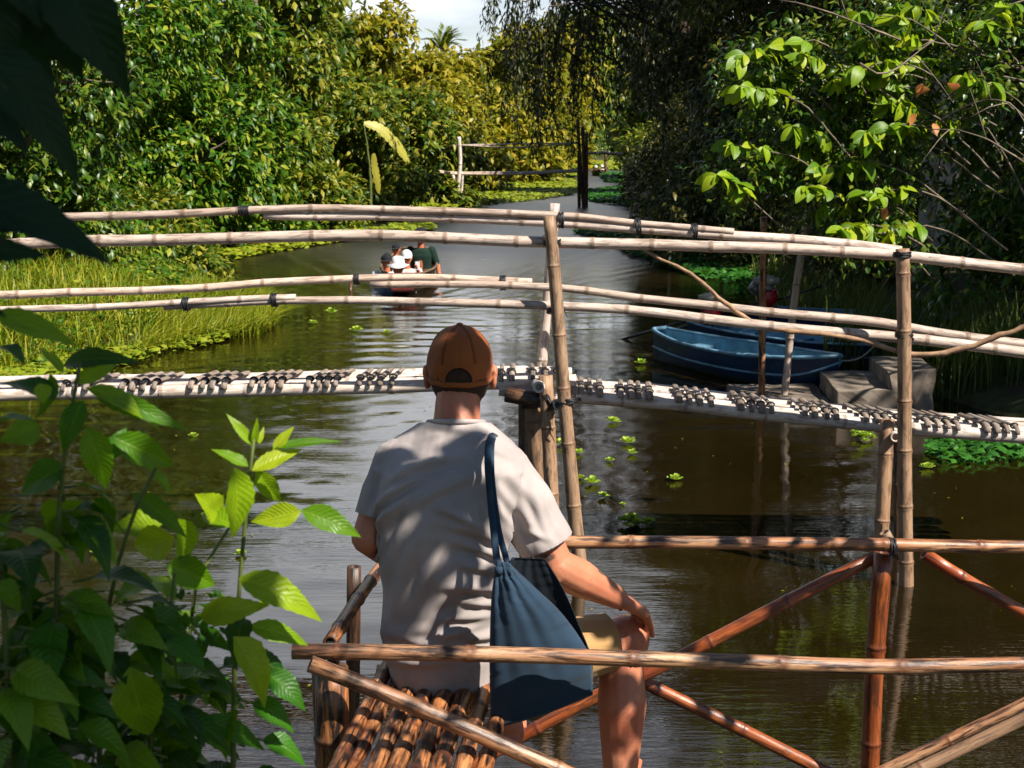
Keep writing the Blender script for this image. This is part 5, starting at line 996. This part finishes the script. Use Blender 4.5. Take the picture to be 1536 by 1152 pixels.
# shorts
H = MB(); loft(H, [(c + Vector((0, .01, 0)), a - .004, b - .006, y) for c, a, b, y in torso[:2]][::-1]); kR = hipR.lerp(kneeR, .85); chain(H, [hipR, hipR.lerp(kneeR, .5), kR, kR.lerp(kneeR, .9)], [.088, .092, .083, .083]); kL = hipL.lerp(kneeL, .85); chain(H, [hipL, hipL.lerp(kneeL, .5), kL, kL.lerp(kneeL, .5)], [.088, .090, .078, .078])
cap(H, kR + Vector((-.02, -.02, -.03)), kR + Vector((-.035, -.02, -.075)), .045, .03)
me = fuse(H, .006, 4); co = getco(me); no = getno(me)
for k in range(16): q = unit(g.normal(0, 1, 3)); f = g.uniform(20, 60); co += no * (.0016 * np.sin(f * (co @ q) + g.uniform(0, 6) + 2 * np.sin(9 * co[:, 0])) * (30 / f))[:, None]
setco(me, co); dR = (kneeR - hipR).normalized(); dL = (kneeL - hipL).normalized(); cutR = hipR.lerp(kneeR, .90)
me = cut(me, [(cutR, dR, lambda c: c.x > .12), (hipL.lerp(kneeL, .86), dL, lambda c: c.y > 3.5 and c.x < .12)]); so_ = link('shorts', me, MSh, man); solid(so_, .003)
# short hair on the nape and under the cap
hb = MB(); ell(hb, hc + Vector((0, -.004, -.004)), (.080, .097, .110), Rx); me = fuse(hb, .006, 1); me = cut(me, [(hc + Vector((0, -.03, -.082)), Vector((0, .50, -1)).normalized(), lambda c: True), (hc + Vector((0, .03, 0)), Vector((0, 1, .1)).normalized(), lambda c: True)]); co = getco(me); co += g.normal(0, .0006, co.shape); setco(me, co); link('hair', me, MH, man)
# cap: panelled dome with an arched opening at the back, strap, button and brim
ca = MB(); nu, nv = 72, 34; V = []; keep = []
rx, ry, rz = .083, .102, .101
def dome(t, ph, k=1.0):
    seam = 1 - .010 * math.exp(-((math.sin(3 * ph)) / .10) ** 2) * min(1, t * 2); wr_ = 1 + .008 * math.sin(9 * ph + 6 * t) * t
    st_ = math.sin(t) ** .86; v = Vector((rx * st_ * math.sin(ph) * k, -ry * st_ * math.cos(ph) * k, rz * math.cos(t) * k)) * (seam * wr_); return hc + Rx @ (v + Vector((0, 0, .006)))
tmax = R(112)
for i in range(nv + 1):
    for j in range(nu): V.append(dome(tmax * i / nv + .001, 2 * math.pi * j / nu))
F = []
for i in range(nv):
    for j in range(nu):
        ph = (2 * math.pi * (j + .5) / nu + math.pi) % (2 * math.pi) - math.pi; t = tmax * (i + .5) / nv; zz = (t - R(72)) / R(26)
        if abs(ph) < .46 and t < R(106) and (ph / .46) ** 2 + ((R(106) - t) / R(24)) ** 2 < 1: continue
        k = (j + 1) % nu; F.append((i * nu + j, (i + 1) * nu + j, (i + 1) * nu + k, i * nu + k))
ca.put(np.array([tuple(v) for v in V]), np.array(F)); co_ = ca.build('cap', MC, man); solid(co_, .0025)
ed = MB()
P = np.array([tuple(dome(R(106) - R(24) * math.sqrt(max(0, 1 - (p / .46) ** 2)), p, 1.006)) for p in np.linspace(-.46, .46, 24)]); V, Fs, _ = tubemesh(P, np.full(24, .0026), 6); ed.put(V, Fs)
P = np.array([tuple(dome(R(109), p, 1.005)) for p in np.linspace(-3.1, 3.1, 70)]); V, Fs, _ = tubemesh(P, np.full(70, .0045), 6, flat=1.6); ed.put(V, Fs); ed.build('strap', MC, co_)
sm = MB()
for q in range(6):
    ph = math.pi / 6 + q * math.pi / 3
    for dd in (-.022, .022):
        P = np.array([tuple(dome(t, ph + dd / max(.25, math.sin(t)), 1.003)) for t in np.linspace(.10, R(108 if abs(math.sin(ph / 2)) > .3 else 80), 26)]); V, Fs, _ = tubemesh(P, np.full(len(P), .0008), 4); sm.put(V, Fs)
P = np.array([tuple(dome(R(104.5), p, 1.010)) for p in np.linspace(.52, 2 * math.pi - .52, 70)]); V, Fs, _ = tubemesh(P, np.full(70, .0008), 4); sm.put(V, Fs); sm.build('stitching', cloth_mat('dark_rust_thread', (.16, .04, .012, 1), .2), co_)
bt = MB(); ell(bt, dome(.001, 0) + Rx @ Vector((0, 0, .003)), (.009, .009, .005), Rx); bt.build('button', MC, co_)
bmn = MB(); V = []
for i in range(7):
    for j in range(15):
        a = R(-62 + 124 * j / 14); e = i / 6; v = Vector((math.sin(a) * (rx + .004 + e * .012), math.cos(a) * ry + e * .075 * math.cos(a) ** .6 + .0, -.012 - e * .022 - .020 * (math.sin(a) ** 2) * (1 + e))); V.append(tuple(hc + Rx @ v))
bmn.put(np.array(V), grid_faces(7, 15)); o = bmn.build('brim', MC, co_); solid(o, .003)
# ---- tote bag
bag = thing('tote_bag', tuple(pt(810, 1092, 3.02)), 'navy blue cloth tote bag hanging from the seated man by its long strap', 'bag')
YB = 2.955
nu, nv = 44, 50; Lx = [(746, 842), (741, 870), (737, 910), (735, 1000), (737, 1093)]; Rx_ = [(764, 846), (800, 880), (846, 925), (884, 985), (889, 1042)]
def edge(E, t):
    k = t * (len(E) - 1); i = min(len(E) - 2, int(k)); f = k - i; return (E[i][0] * (1 - f) + E[i + 1][0] * f, E[i][1] * (1 - f) + E[i + 1][1] * f)
LP, RP = smoothpath([(a, b, 0) for a, b in Lx], 6), smoothpath([(a, b, 0) for a, b in Rx_], 6)
bgm = MB()
def panel(front):
    V = []
    for i in range(nv + 1):
        t = i / nv; l = LP[min(len(LP) - 1, int(t * (len(LP) - 1)))]; r = RP[min(len(RP) - 1, int(t * (len(RP) - 1)))]
        for j in range(nu + 1):
            u = j / nu; x = l[0] * (1 - u) + r[0] * u; y = l[1] * (1 - u) + r[1] * u + 5 * math.sin(math.pi * u) * t
            puff = .034 * math.sin(math.pi * min(1, max(0, u))) ** .6 * (t * (1 - t) * 3.2 + .35 * t + .08) * min(1, (1 - t) * 6 + .15)
            fold = (.0026 * math.sin(u * 17 + 1.5 * t + .6 * math.sin(5 * t)) + .0022 * math.sin(u * 31 - 2 * t)) * max(0, 1 - t * 1.05) ** .7 + .0022 * math.sin(u * 9 + t * 14)
            fold *= min(1, t * 4 + .4)
            V.append(tuple(pt(x, y, YB - (puff + fold) if front else YB + .012 + puff * .8 - fold * .5)))
    return np.array(V)
bgm.put(panel(True), grid_faces(nv + 1, nu + 1)); bo = bgm.build('front_panel', MB_, bag); solid(bo, .0015)
# back panel stands a little higher, its darker cloth painting the opening's shade
Lx2 = [(768, 836), (750, 870), (740, 920), (736, 1000), (737, 1093)]; Rx2 = [(818, 838), (846, 885), (872, 945), (888, 990), (889, 1042)]; LP, RP = smoothpath([(a, b, 0) for a, b in Lx2], 6), smoothpath([(a, b, 0) for a, b in Rx2], 6)
b2m = MB(); b2m.put(panel(False), grid_faces(nv + 1, nu + 1)); o = b2m.build('back_panel', cloth_mat('shaded_bag_inside', (.010, .018, .028, 1), .3), bag); solid(o, .0015)
def strap(pts, w_, Ys, parent):
    P = smoothpath([pt(a, b, y) for (a, b), y in zip(pts, Ys)], .012); T_ = np.gradient(P, axis=0); T_ = unit(T_); Sd = unit(np.cross(T_, np.array([0, -1., .25]))); n = len(P)
    V = np.stack([P - Sd * w_ / 2, P + [0, -.0012, 0], P + Sd * w_ / 2], 1).reshape(-1, 3); m_ = MB(); m_.put(V, grid_faces(n, 3)); o = m_.build('strap', MB_, parent); solid(o, .003)
strap([(745, 662), (738, 654), (733, 668), (732, 700), (737, 760), (743, 820), (747, 846)], .017, [3.24, 3.16, 3.09, 3.055, 3.03, 2.985, 2.95], bag)
strap([(747, 662), (741, 655), (737, 672), (738, 720), (747, 790), (757, 830), (763, 852)], .015, [3.26, 3.17, 3.10, 3.06, 3.035, 2.99, 2.955], bag)
hm = MB(); V = []
for i, y in enumerate((0, 11)):
    for j in range(12): u = j / 11; V.append(tuple(pt(743 + u * 25, 850 + y + u * 2, 2.944 - .004 * math.sin(u * 9))))
hm.put(np.array(V), grid_faces(2, 12)); o = hm.build('strap_patch', MB_, bag); solid(o, .002)
# ---- people in the boats
def sitter(px, pyh, Y, label, shirt, hat, pose, sc=1.0, phone=False, body_h=None):
    h = pt(px, pyh, Y); t = thing('person', (h.x, h.y, h.z - .62 * sc), label, 'person', 'people in the passenger boat')
    g = MB(); k = sc; hd_ = h
    ell(g, hd_, (.078 * k, .09 * k, .11 * k)); ell(g, hd_ + Vector((0, -.085 * k, -.02 * k)), (.014, .016, .02)); cap(g, hd_ + Vector((0, 0, -.08 * k)), hd_ + Vector((0, 0, -.17 * k)), .05 * k, .055 * k)
    for s in (-1, 1): ell(g, hd_ + Vector((s * .08 * k, 0, -.01)), (.012, .02, .03))
    ch = hd_ + Vector((0, .02, -.30 * k)); wa_ = hd_ + Vector((0, .06, -.62 * k)); shs = [hd_ + Vector((s * .17 * k, .02, -.21 * k)) for s in (-1, 1)]
    cap(g, ch, wa_, .12 * k, .12 * k); g2 = MB(); loft(g2, [(wa_ + Vector((0, 0, -.03)), .17 * k, .12 * k, 0), (wa_.lerp(ch, .5), .165 * k, .115 * k, 0), (ch, .185 * k, .12 * k, 0), (ch + Vector((0, 0, .09 * k)), .17 * k, .10 * k, 0), (ch + Vector((0, 0, .135 * k)), .08 * k, .07 * k, 0)][::-1])
    for s, sh_ in zip((-1, 1), shs):
        el, wr = pose[0 if s < 0 else 1]; el = sh_ + Vector(el) * k; wr = sh_ + Vector(wr) * k
        chain(g, [sh_, el, wr], [.052 * k, .042 * k, .028 * k]); f0 = (wr - el).normalized(); cap(g, wr, wr + f0 * .06 * k, .028 * k, .022 * k)
        for q in range(4): a = wr + f0 * .06 * k + Vector((.012 * (q - 1.5), 0, 0)); cap(g, a, a + f0 * .03 * k + Vector((0, -.02, 0)), .009 * k, .008 * k)
        chain(g2, [sh_, sh_.lerp(el, .7)], [.072 * k, .06 * k])
        kn = wa_ + Vector((s * .13 * k, -.38 * k, .04)); chain(g, [wa_ + Vector((s * .08 * k, 0, -.02)), kn, kn + Vector((0, -.06, -.36 * k))], [.08 * k, .055 * k, .04 * k])
    link('body', fuse(g, .014, 2), MS, t); link('shirt', fuse(g2, .014, 2), shirt, t)
    hb_ = MB(); kind, hm_ = hat
    if kind == 'cap':
        ell(hb_, hd_ + Vector((0, 0, .035 * k)), (.09 * k, .103 * k, .10 * k)); me = fuse(hb_, .01, 1); me = cut(me, [(hd_ + Vector((0, 0, .02)), Vector((0, 0, -1)), lambda c: True)]); o = link('hat', me, hm_, t); br_ = MB(); V = []
        for i in range(3):
            for j in range(9): a = R(-60 + 15 * j); V.append(tuple(hd_ + Vector((math.sin(a) * .095 * k, -math.cos(a) * (.10 + .035 * i) * k, .026 - .008 * i))))
        br_.put(np.array(V), grid_faces(3, 9)); q = br_.build('brim', hm_, o); solid(q, .006)
    elif kind == 'wide':
        n_ = 24; V = []
        for r_, z_ in ((.16, .0), (.10, .03), (.095, .05), (.088, .11), (.05, .14), (.001, .145)):
            for j in range(n_): a = 2 * math.pi * j / n_; V.append(tuple(hd_ + Vector((math.cos(a) * r_ * k, math.sin(a) * r_ * 1.08 * k, (.02 + z_ + .02 * math.cos(2 * a) * (r_ > .12)) * k))))
        F = np.array([(i * n_ + j, i * n_ + (j + 1) % n_, (i + 1) * n_ + (j + 1) % n_, (i + 1) * n_ + j) for i in range(5) for j in range(n_)]); hb_.put(np.array(V), F); o = hb_.build('hat', hm_, t); solid(o, .006)
    if phone:
        bm = bmesh.new(); bmesh.ops.create_cube(bm, size=1); bmesh.ops.scale(bm, vec=(.085, .012, .16), verts=bm.verts); bmesh.ops.bevel(bm, geom=bm.edges[:], offset=.004, segments=2, affect='EDGES')
        p = shs[1] + Vector(pose[1][1]) * k + Vector((0.0, -.03, .07)); bmesh.ops.translate(bm, vec=p, verts=bm.verts); me = bpy.data.meshes.new('phone'); bm.to_mesh(me); bm.free(); o = link('phone', me, white, None); tag(o, 'pale phone held up by the passenger in the white cap', 'phone')
    return t
white = cloth_mat('white_cotton', (.78, .77, .78, 1), .12, .8, 60); grey = cloth_mat('grey_blue_cotton', (.20, .25, .32, 1), .2, .8, 60); dgreen = cloth_mat('dark_green_cotton', (.006, .026, .017, 1), .2, .8, 60); blackc = cloth_mat('black_cotton', (.012, .012, .016, 1), .2, .8, 60); pink = cloth_mat('patterned_pale_cotton', (.7, .55, .52, 1), .3, .8, 25)
down_ = [((-.06, -.06, -.26), (-.02, -.26, -.34)), ((.06, -.06, -.26), (.02, -.26, -.34))]
sitter(597, 401, 23.9, 'front passenger in a white hat and grey blue shirt in the bow', grey, ('wide', white), down_, 1.26)
sitter(580, 392, 24.8, 'passenger in a loose white shirt and black cap, left of the front passenger', white, ('cap', blackc), down_, 1.2)
sitter(610, 387, 25.0, 'passenger in a white cap holding a phone up with bare arms', pink, ('cap', white), [((-.04, -.20, -.16), (.10, -.30, .06)), ((.10, -.20, -.16), (.02, -.32, .06))], 1.2, phone=True)
sitter(594, 374, 26.0, 'passenger in a black cap behind the others, only the head showing', blackc, ('cap', blackc), down_, .92)
sitter(631, 356, 26.2, 'boatman in a dark green shirt and a black brimmed hat at the stern', dgreen, ('wide', blackc), [((-.08, .0, -.27), (-.06, -.20, -.40)), ((.10, .0, -.27), (.14, -.05, -.50))], 1.22)
p = wp(901, 264)
sitter(903, 250, p.y + 1.2, 'tiny passenger in a pale top in the distant boat', pink, ('wide', white), down_, 1.0); sitter(894, 251, p.y + 2.4, 'tiny passenger in a dark top in the distant boat', blackc, ('wide', white), down_, 1.0)
# ------------------------------------------------------------------ foreground plants
TN = [0, .03, .08, .14, .2, .26, .32, .38, .44, .5, .56, .62, .68, .74, .8, .86, .91, .96, 1]
WN = [.02, .18, .45, .68, .84, .94, 1, 1, .97, .92, .85, .76, .66, .55, .43, .31, .20, .10, .01]
def hand_leaf(mb, b, t, wpx, Y, Y2=None, roll=0.0, droop=.25, g=None, bendup=True):
    """one leaf given by the photo positions of its base and tip"""
    A = pt(b[0], b[1], Y); Bt = pt(t[0], t[1], Y if Y2 is None else Y2); D = Bt - A; Ln = D.length; wd = wpx / FPX * Y
    U = Vector(SUN) * .8 + Vector((math.sin(roll) * .5, -.5, .2)) + Vector([float(x) for x in g.normal(0, .34, 3)]); D2 = D.normalized()
    N = (U - D2 * U.dot(D2)).normalized(); D3 = (D + N * Ln * droop * .6)
    leafrich(mb, [tuple(A)], [tuple(D3)], [tuple(U)], np.array([Ln * 1.06]), np.array([wd]), TN, WN, 3, droop, .30, .045, .07, g)
g = np.random.default_rng(91)
pl = thing('leafy_plant', tuple(pt(200, 1500, 1.6)), 'leafy green plant with serrated leaves filling the lower left corner, its right tips brightly lit', 'plant')
lb = MB(); sb = MB()
Y = 1.62
stems = [([(352, 1500), (350, 1100), (358, 900), (376, 700), (383, 640)], 1.62), ([(150, 1500), (150, 1100), (165, 900), (205, 760), (235, 700)], 1.5), ([(90, 1500), (85, 900), (95, 700), (110, 600), (120, 545)], 1.4), ([(280, 1500), (270, 1100), (285, 950), (300, 860), (345, 790)], 1.68), ([(20, 1500), (10, 1000), (-10, 700), (-20, 560)], 1.35), ([(240, 1500), (225, 1150), (240, 1000), (255, 920), (262, 860)], 1.55)]
for P_, Ys in stems:
    P = smoothpath([pt(a, b, Ys) for a, b in P_], .04); V, Fs, bc = tubemesh(P, np.linspace(.005, .002, len(P)), 8); sb.put(V, Fs, bc=bc)
lit = [ # base, tip, width px, roll, droop, Y
 ((380, 668), (341, 621), 20, .1, .1, 1.62), ((381, 668), (386, 628), 13, 0, .1, 1.62), ((388, 666), (396, 640), 9, 0, .1, 1.62), ((410, 676), (440, 640), 20, -.3, .1, 1.62), ((412, 672), (512, 658), 22, -.2, .15, 1.62),
 ((374, 700), (318, 672), 24, .3, .15, 1.62), ((378, 706), (452, 672), 34, -.5, .12, 1.6), ((352, 702), (357, 812), 66, .25, .25, 1.55), ((384, 705), (424, 758), 36, -.6, .3, 1.66), ((330, 775), (298, 742), 54, .2, .2, 1.63), ((352, 790), (300, 765), 50, .3, .2, 1.6),
 ((452, 767), (378, 782), 44, -.1, .1, 1.6), ((452, 765), (545, 802), 46, -.4, .35, 1.6), ((243, 786), (162, 792), 56, .1, .2, 1.6), ((262, 806), (194, 822), 66, .4, .25, 1.55), ((268, 778), (282, 862), 58, -.2, .3, 1.6), ((358, 868), (488, 918), 62, -.35, .55, 1.58), ((300, 925), (400, 905), 52, -.2, .4, 1.56),
 ((372, 940), (470, 962), 40, -.4, .45, 1.6), ((350, 955), (412, 1060), 74, -.2, .35, 1.55), ((300, 1078), (408, 1120), 44, -.3, .5, 1.58), ((250, 960), (310, 1000), 60, .3, .3, 1.5), ((255, 740), (215, 690), 30, .1, .2, 1.52), ((200, 740), (280, 800), 40, -.4, .3, 1.55),
 ((140, 590), (282, 640), 38, -.4, .4, 1.42), ((128, 582), (250, 632), 42, -.5, .4, 1.4), ((110, 575), (196, 528), 32, -.4, .6, 1.4), ((95, 548), (202, 530), 44, -.5, .45, 1.42), ((82, 600), (0, 562), 60, .3, .35, 1.38), ((60, 575), (66, 606), 34, .1, .2, 1.36), ((75, 560), (60, 640), 40, .3, .3, 1.4), ((125, 600), (90, 680), 44, .5, .3, 1.4), ((170, 655), (268, 702), 56, -.2, .35, 1.45), ((130, 640), (165, 740), 56, .1, .35, 1.42), ((60, 640), (0, 660), 50, .4, .4, 1.38), ((100, 700), (20, 740), 60, .5, .4, 1.4),
 ((-10, 470), (120, 512), 44, -.3, .5, 1.2), ((0, 520), (40, 540), 50, .2, .4, 1.3), ((160, 690), (190, 640), 34, .2, .2, 1.45), ((95, 560), (60, 520), 26, .2, .2, 1.4), ((-20, 640), (50, 620), 50, .3, .3, 1.3), ((-10, 880), (46, 916), 56, -.2, .5, 1.3), ((250, 845), (330, 880), 60, -.2, .4, 1.6), ((230, 872), (160, 900), 60, .3, .4, 1.5), ((120, 760), (60, 820), 60, .4, .4, 1.45), ((195, 1000), (225, 1120), 90, .2, .4, 1.45), ((120, 950), (95, 1080), 110, .3, .4, 1.4), ((160, 900), (40, 980), 80, .4, .5, 1.4), ((60, 1100), (-20, 1060), 70, .3, .4, 1.35), ((262, 900), (212, 850), 40, .2, .3, 1.55),
]
yb = MB()  # leaves that catch the sun, built with the brighter copy
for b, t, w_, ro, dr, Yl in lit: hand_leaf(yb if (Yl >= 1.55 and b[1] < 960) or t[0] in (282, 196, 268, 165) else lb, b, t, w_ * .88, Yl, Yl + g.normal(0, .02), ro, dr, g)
# leaf pairs along the shaded stems
n = 420; px = []; 
for k in range(n):
    P_, Ys = stems[g.integers(0, len(stems))]; P = smoothpath([pt(a, b, Ys) for a, b in P_], .04); m_ = len(P); q = P[g.integers(int(m_ * .25), int(m_ * .82))] + g.normal(0, .012, 3); az = g.uniform(0, 6.28)
    if q[0] > pt(285, 800, 1.6).x and k % 4: continue
    D = np.array([math.cos(az), math.sin(az) * .7, g.uniform(-.5, .25)]); ln = g.uniform(.05, .09)
    leafrich(lb, [q + D * .02], [D], [np.array([0, -.25, 1.]) + g.normal(0, .25, 3)], np.array([ln]), np.array([ln * .5]), TN, WN, 3, g.uniform(.3, .7), .28, .045, .07, g)
    Pk = smoothpath([q, q + D * .012, q + D * .022], .01); V, Fs, bc = tubemesh(Pk, np.full(len(Pk), .0016), 5); sb.put(V, Fs, bc=bc)
for k in range(60):                       # small new shoots
    q = np.array(pt(g.uniform(230, 330), g.uniform(880, 960), 1.58)); D = g.normal(0, 1, 3); ln = g.uniform(.012, .028); leafrich(lb, [q], [D], [[0, -.3, 1]], np.array([ln]), np.array([ln * .5]), T5, W5, 1, .3, .2, 0, .05, g)
lb.build('leaves', M['lf_near'], pl); o = yb.build('sunlit_leaves', M['lf_lit'], pl); o['label'] = 'sunlit leaves, the sunlight put in as brighter yellow green'; sb.build('stem', M['vine'], pl)
# overhanging branch with large dark leaves, top left, close to the lens
hb = thing('overhanging_branch', tuple(pt(-260, 60, .95)), 'out of focus branch with big dark leaves hanging into the top left corner', 'branch')
sb = MB(); lb = MB(); P = smoothpath([pt(-420, -60, .95), pt(-180, 20, .95), (pt(60, -40, .95)), pt(140, -60, .95)], .03); V, Fs, bc = tubemesh(P, np.linspace(.008, .004, len(P)), 8); sb.put(V, Fs, bc=bc)
P = smoothpath([pt(-420, -60, .95), pt(-160, 170, .92), pt(-60, 300, .9)], .03); V, Fs, bc = tubemesh(P, np.linspace(.008, .004, len(P)), 8); sb.put(V, Fs, bc=bc)
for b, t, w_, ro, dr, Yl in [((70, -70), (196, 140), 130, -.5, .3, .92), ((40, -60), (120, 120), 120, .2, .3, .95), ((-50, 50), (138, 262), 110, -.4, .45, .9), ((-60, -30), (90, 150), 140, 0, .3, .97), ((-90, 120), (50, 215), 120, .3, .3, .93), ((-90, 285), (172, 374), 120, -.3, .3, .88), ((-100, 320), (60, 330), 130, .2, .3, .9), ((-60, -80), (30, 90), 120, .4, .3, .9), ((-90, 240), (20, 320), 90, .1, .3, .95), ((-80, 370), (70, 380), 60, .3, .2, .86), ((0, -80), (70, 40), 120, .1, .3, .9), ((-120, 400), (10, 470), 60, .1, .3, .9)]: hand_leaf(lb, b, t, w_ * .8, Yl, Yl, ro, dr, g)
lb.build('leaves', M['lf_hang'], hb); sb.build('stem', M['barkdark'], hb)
# ------------------------------------------------------------------ the shade tree over the seat: leaf sprays placed and thinned to shape the dappled light
g = np.random.default_rng(33); sv = np.array(SUN); tx, ty = 3.4, -2.4
t = thing('shade_tree', (tx, ty, .5), 'leafy tree behind the viewer whose crown dapples the bench, outside the frame', 'tree')
tb = MB(); limb(tb, [(tx, ty, .4), (3.3, -2.2, 2.2), (3.1, -1.8, 4.0), (2.8, -1.2, 6.0), (2.6, -.8, 7.6)], .17, .07, 10, .01, g); cb = MB()
def shade(target, rad, n, ln, tt=None, g=g):
    """a leafy spray on the sun's line to a spot"""
    tt = tt or g.uniform(1.9, 3.2); n = int(n * 1.0); c = np.array(tuple(target)) + sv * tt; s0 = np.array([3.0, -1.6, 4.6])
    P = c + g.normal(0, 1, (n, 3)) * rad * .55
    keep = np.ones(n, bool)  # leaves are dropped so that chosen zones stay sunlit
    for i in range(n):
        a, b = PXY(P[i])
        if P[i][1] > .1 and -200 < a < 1740 and b > -250: keep[i] = False
        q = P[i] - sv * ((P[i][1] - 1.55) / sv[1]); a, b = PXY(q)
        if 200 < a < 600 and 580 < b < 960: keep[i] = False
        q = P[i] - sv * ((P[i][1] - 1.4) / sv[1]); a, b = PXY(q)
        if -20 < a < 330 and 480 < b < 860 and g.random() < .93: keep[i] = False
        q = P[i] - sv * ((P[i][1] - 3.12) / sv[1]); a, b = PXY(q)
        lit = (a > 735 - (b - 700) * .5 and 640 < b < 890) or (b > 955 and 560 < a < 760) or (a > 690 and 880 < b < 960) or math.hypot(a - 618, b - 664) < 18 or math.hypot(a - 634, b - 692) < 15 or math.hypot(a - 655, b - 880) < 16 or (a > 722 and 500 < b < 600)
        if lit and a < 990 and g.random() < .97: keep[i] = False
    P = P[keep]; n = len(P)
    if n == 0: return
    limb(tb, [s0, (s0 + c) / 2 + [0, 0, .25], c], .006, .002, 4, .004, g)
    D = g.normal(0, 1, (n, 3)); D[:, 2] -= .4; D -= (D @ sv)[:, None] * sv * .6; U = sv + g.normal(0, .35, (n, 3)); Ls = ln * g.uniform(.7, 1.3, n); leafrich(cb, P, D, U, Ls, Ls * .5, T5, W5, 1, .3, .15, 0, .05, g)
for (px, py, Y, rad, n) in [(600, 720, 3.1, .07, 9), (640, 745, 3.1, .09, 14), (700, 690, 3.1, .05, 4), (590, 668, 3.12, .05, 9), (655, 662, 3.12, .05, 9), (700, 655, 3.12, .04, 6), (565, 700, 3.12, .05, 8), (690, 535, 3.25, .05, 10), (672, 555, 3.25, .05, 8), (650, 800, 3.1, .08, 12), (600, 800, 3.1, .08, 12), (590, 880, 3.1, .08, 12), (640, 870, 3.1, .08, 10), (650, 940, 3.1, .05, 4), (610, 960, 3.1, .05, 5), (660, 560, 3.25, .05, 5), (700, 520, 3.25, .05, 9), (665, 530, 3.25, .05, 8), (685, 575, 3.25, .05, 8), (660, 600, 3.25, .05, 4), (700, 590, 3.25, .04, 4),
                       (550, 800, 3.1, .08, 10), (580, 1060, 2.95, .06, 4), (640, 1100, 2.9, .07, 4), (560, 1130, 2.9, .07, 5), (700, 1120, 2.9, .05, 3), (500, 1080, 2.95, .12, 16), (800, 1060, 2.95, .07, 5), (820, 870, 3.1, .05, 4), (540, 920, 3.3, .1, 8), (560, 980, 3.2, .1, 8), (930, 990, 3.4, .04, 3), (880, 940, 3.35, .03, 3), (1040, 990, 2.9, .05, 6), (1100, 815, 4.0, .07, 8), (960, 815, 4.0, .06, 6), (920, 1080, 3.4, .10, 12), (930, 1140, 3.4, .1, 12), (1180, 870, 4.1, .08, 8), (1240, 860, 4.1, .07, 8), (1070, 1070, 4.1, .05, 5)]:
    shade(pt(px, py, Y), rad, n, .10)
for k in range(64):                         # added sprays that shade the lower left plants and the top left branch
    px, py = (g.uniform(-150, 200), g.uniform(860, 1250)) if k < 48 else (g.uniform(-150, 180), g.uniform(-80, 420))
    shade(pt(px, py, 1.5 if k < 48 else .95), .12, 34, .09)
crown(cb, [(4.6, -4.2, 7.4, 1.4, 1.4, 1.0), (5.0, -4.6, 6.6, 1.2, 1.2, .9), (4.2, -5.0, 6.8, 1.3, 1.3, .9), (-1.9, .5, 3.9, .9, .9, .6), (-1.1, -.5, 4.1, .8, .8, .5), (-2.3, 1.4, 3.7, 1.0, 1.0, .6), (-1.5, -1.2, 4.2, 1.1, 1.1, .6)], 900, 12, .11, .5, g, .5, .2)  # the low blobs at left are added to block sky light above the plant
limb(tb, [(3.1, -1.8, 4.0), (1.2, -1.2, 4.6), (-.7, -.3, 4.1), (-2.0, 1.0, 3.8)], .05, .015, 6, .02, g)
cb.build('crown', M['lf_cast'], t); tb.build('trunk', M['bark'], t)

tree('shrub', 'added unseen shrub left of the viewer that keeps sky light off the plant', 'bush', -2.4, .1, 2.7, 2.3, 'lf_deep', 611, ncl=500, per=12, ln=.10, tr=.04, base=.05, n=9, spread=.16)  # added out of view to block ambient light from the left
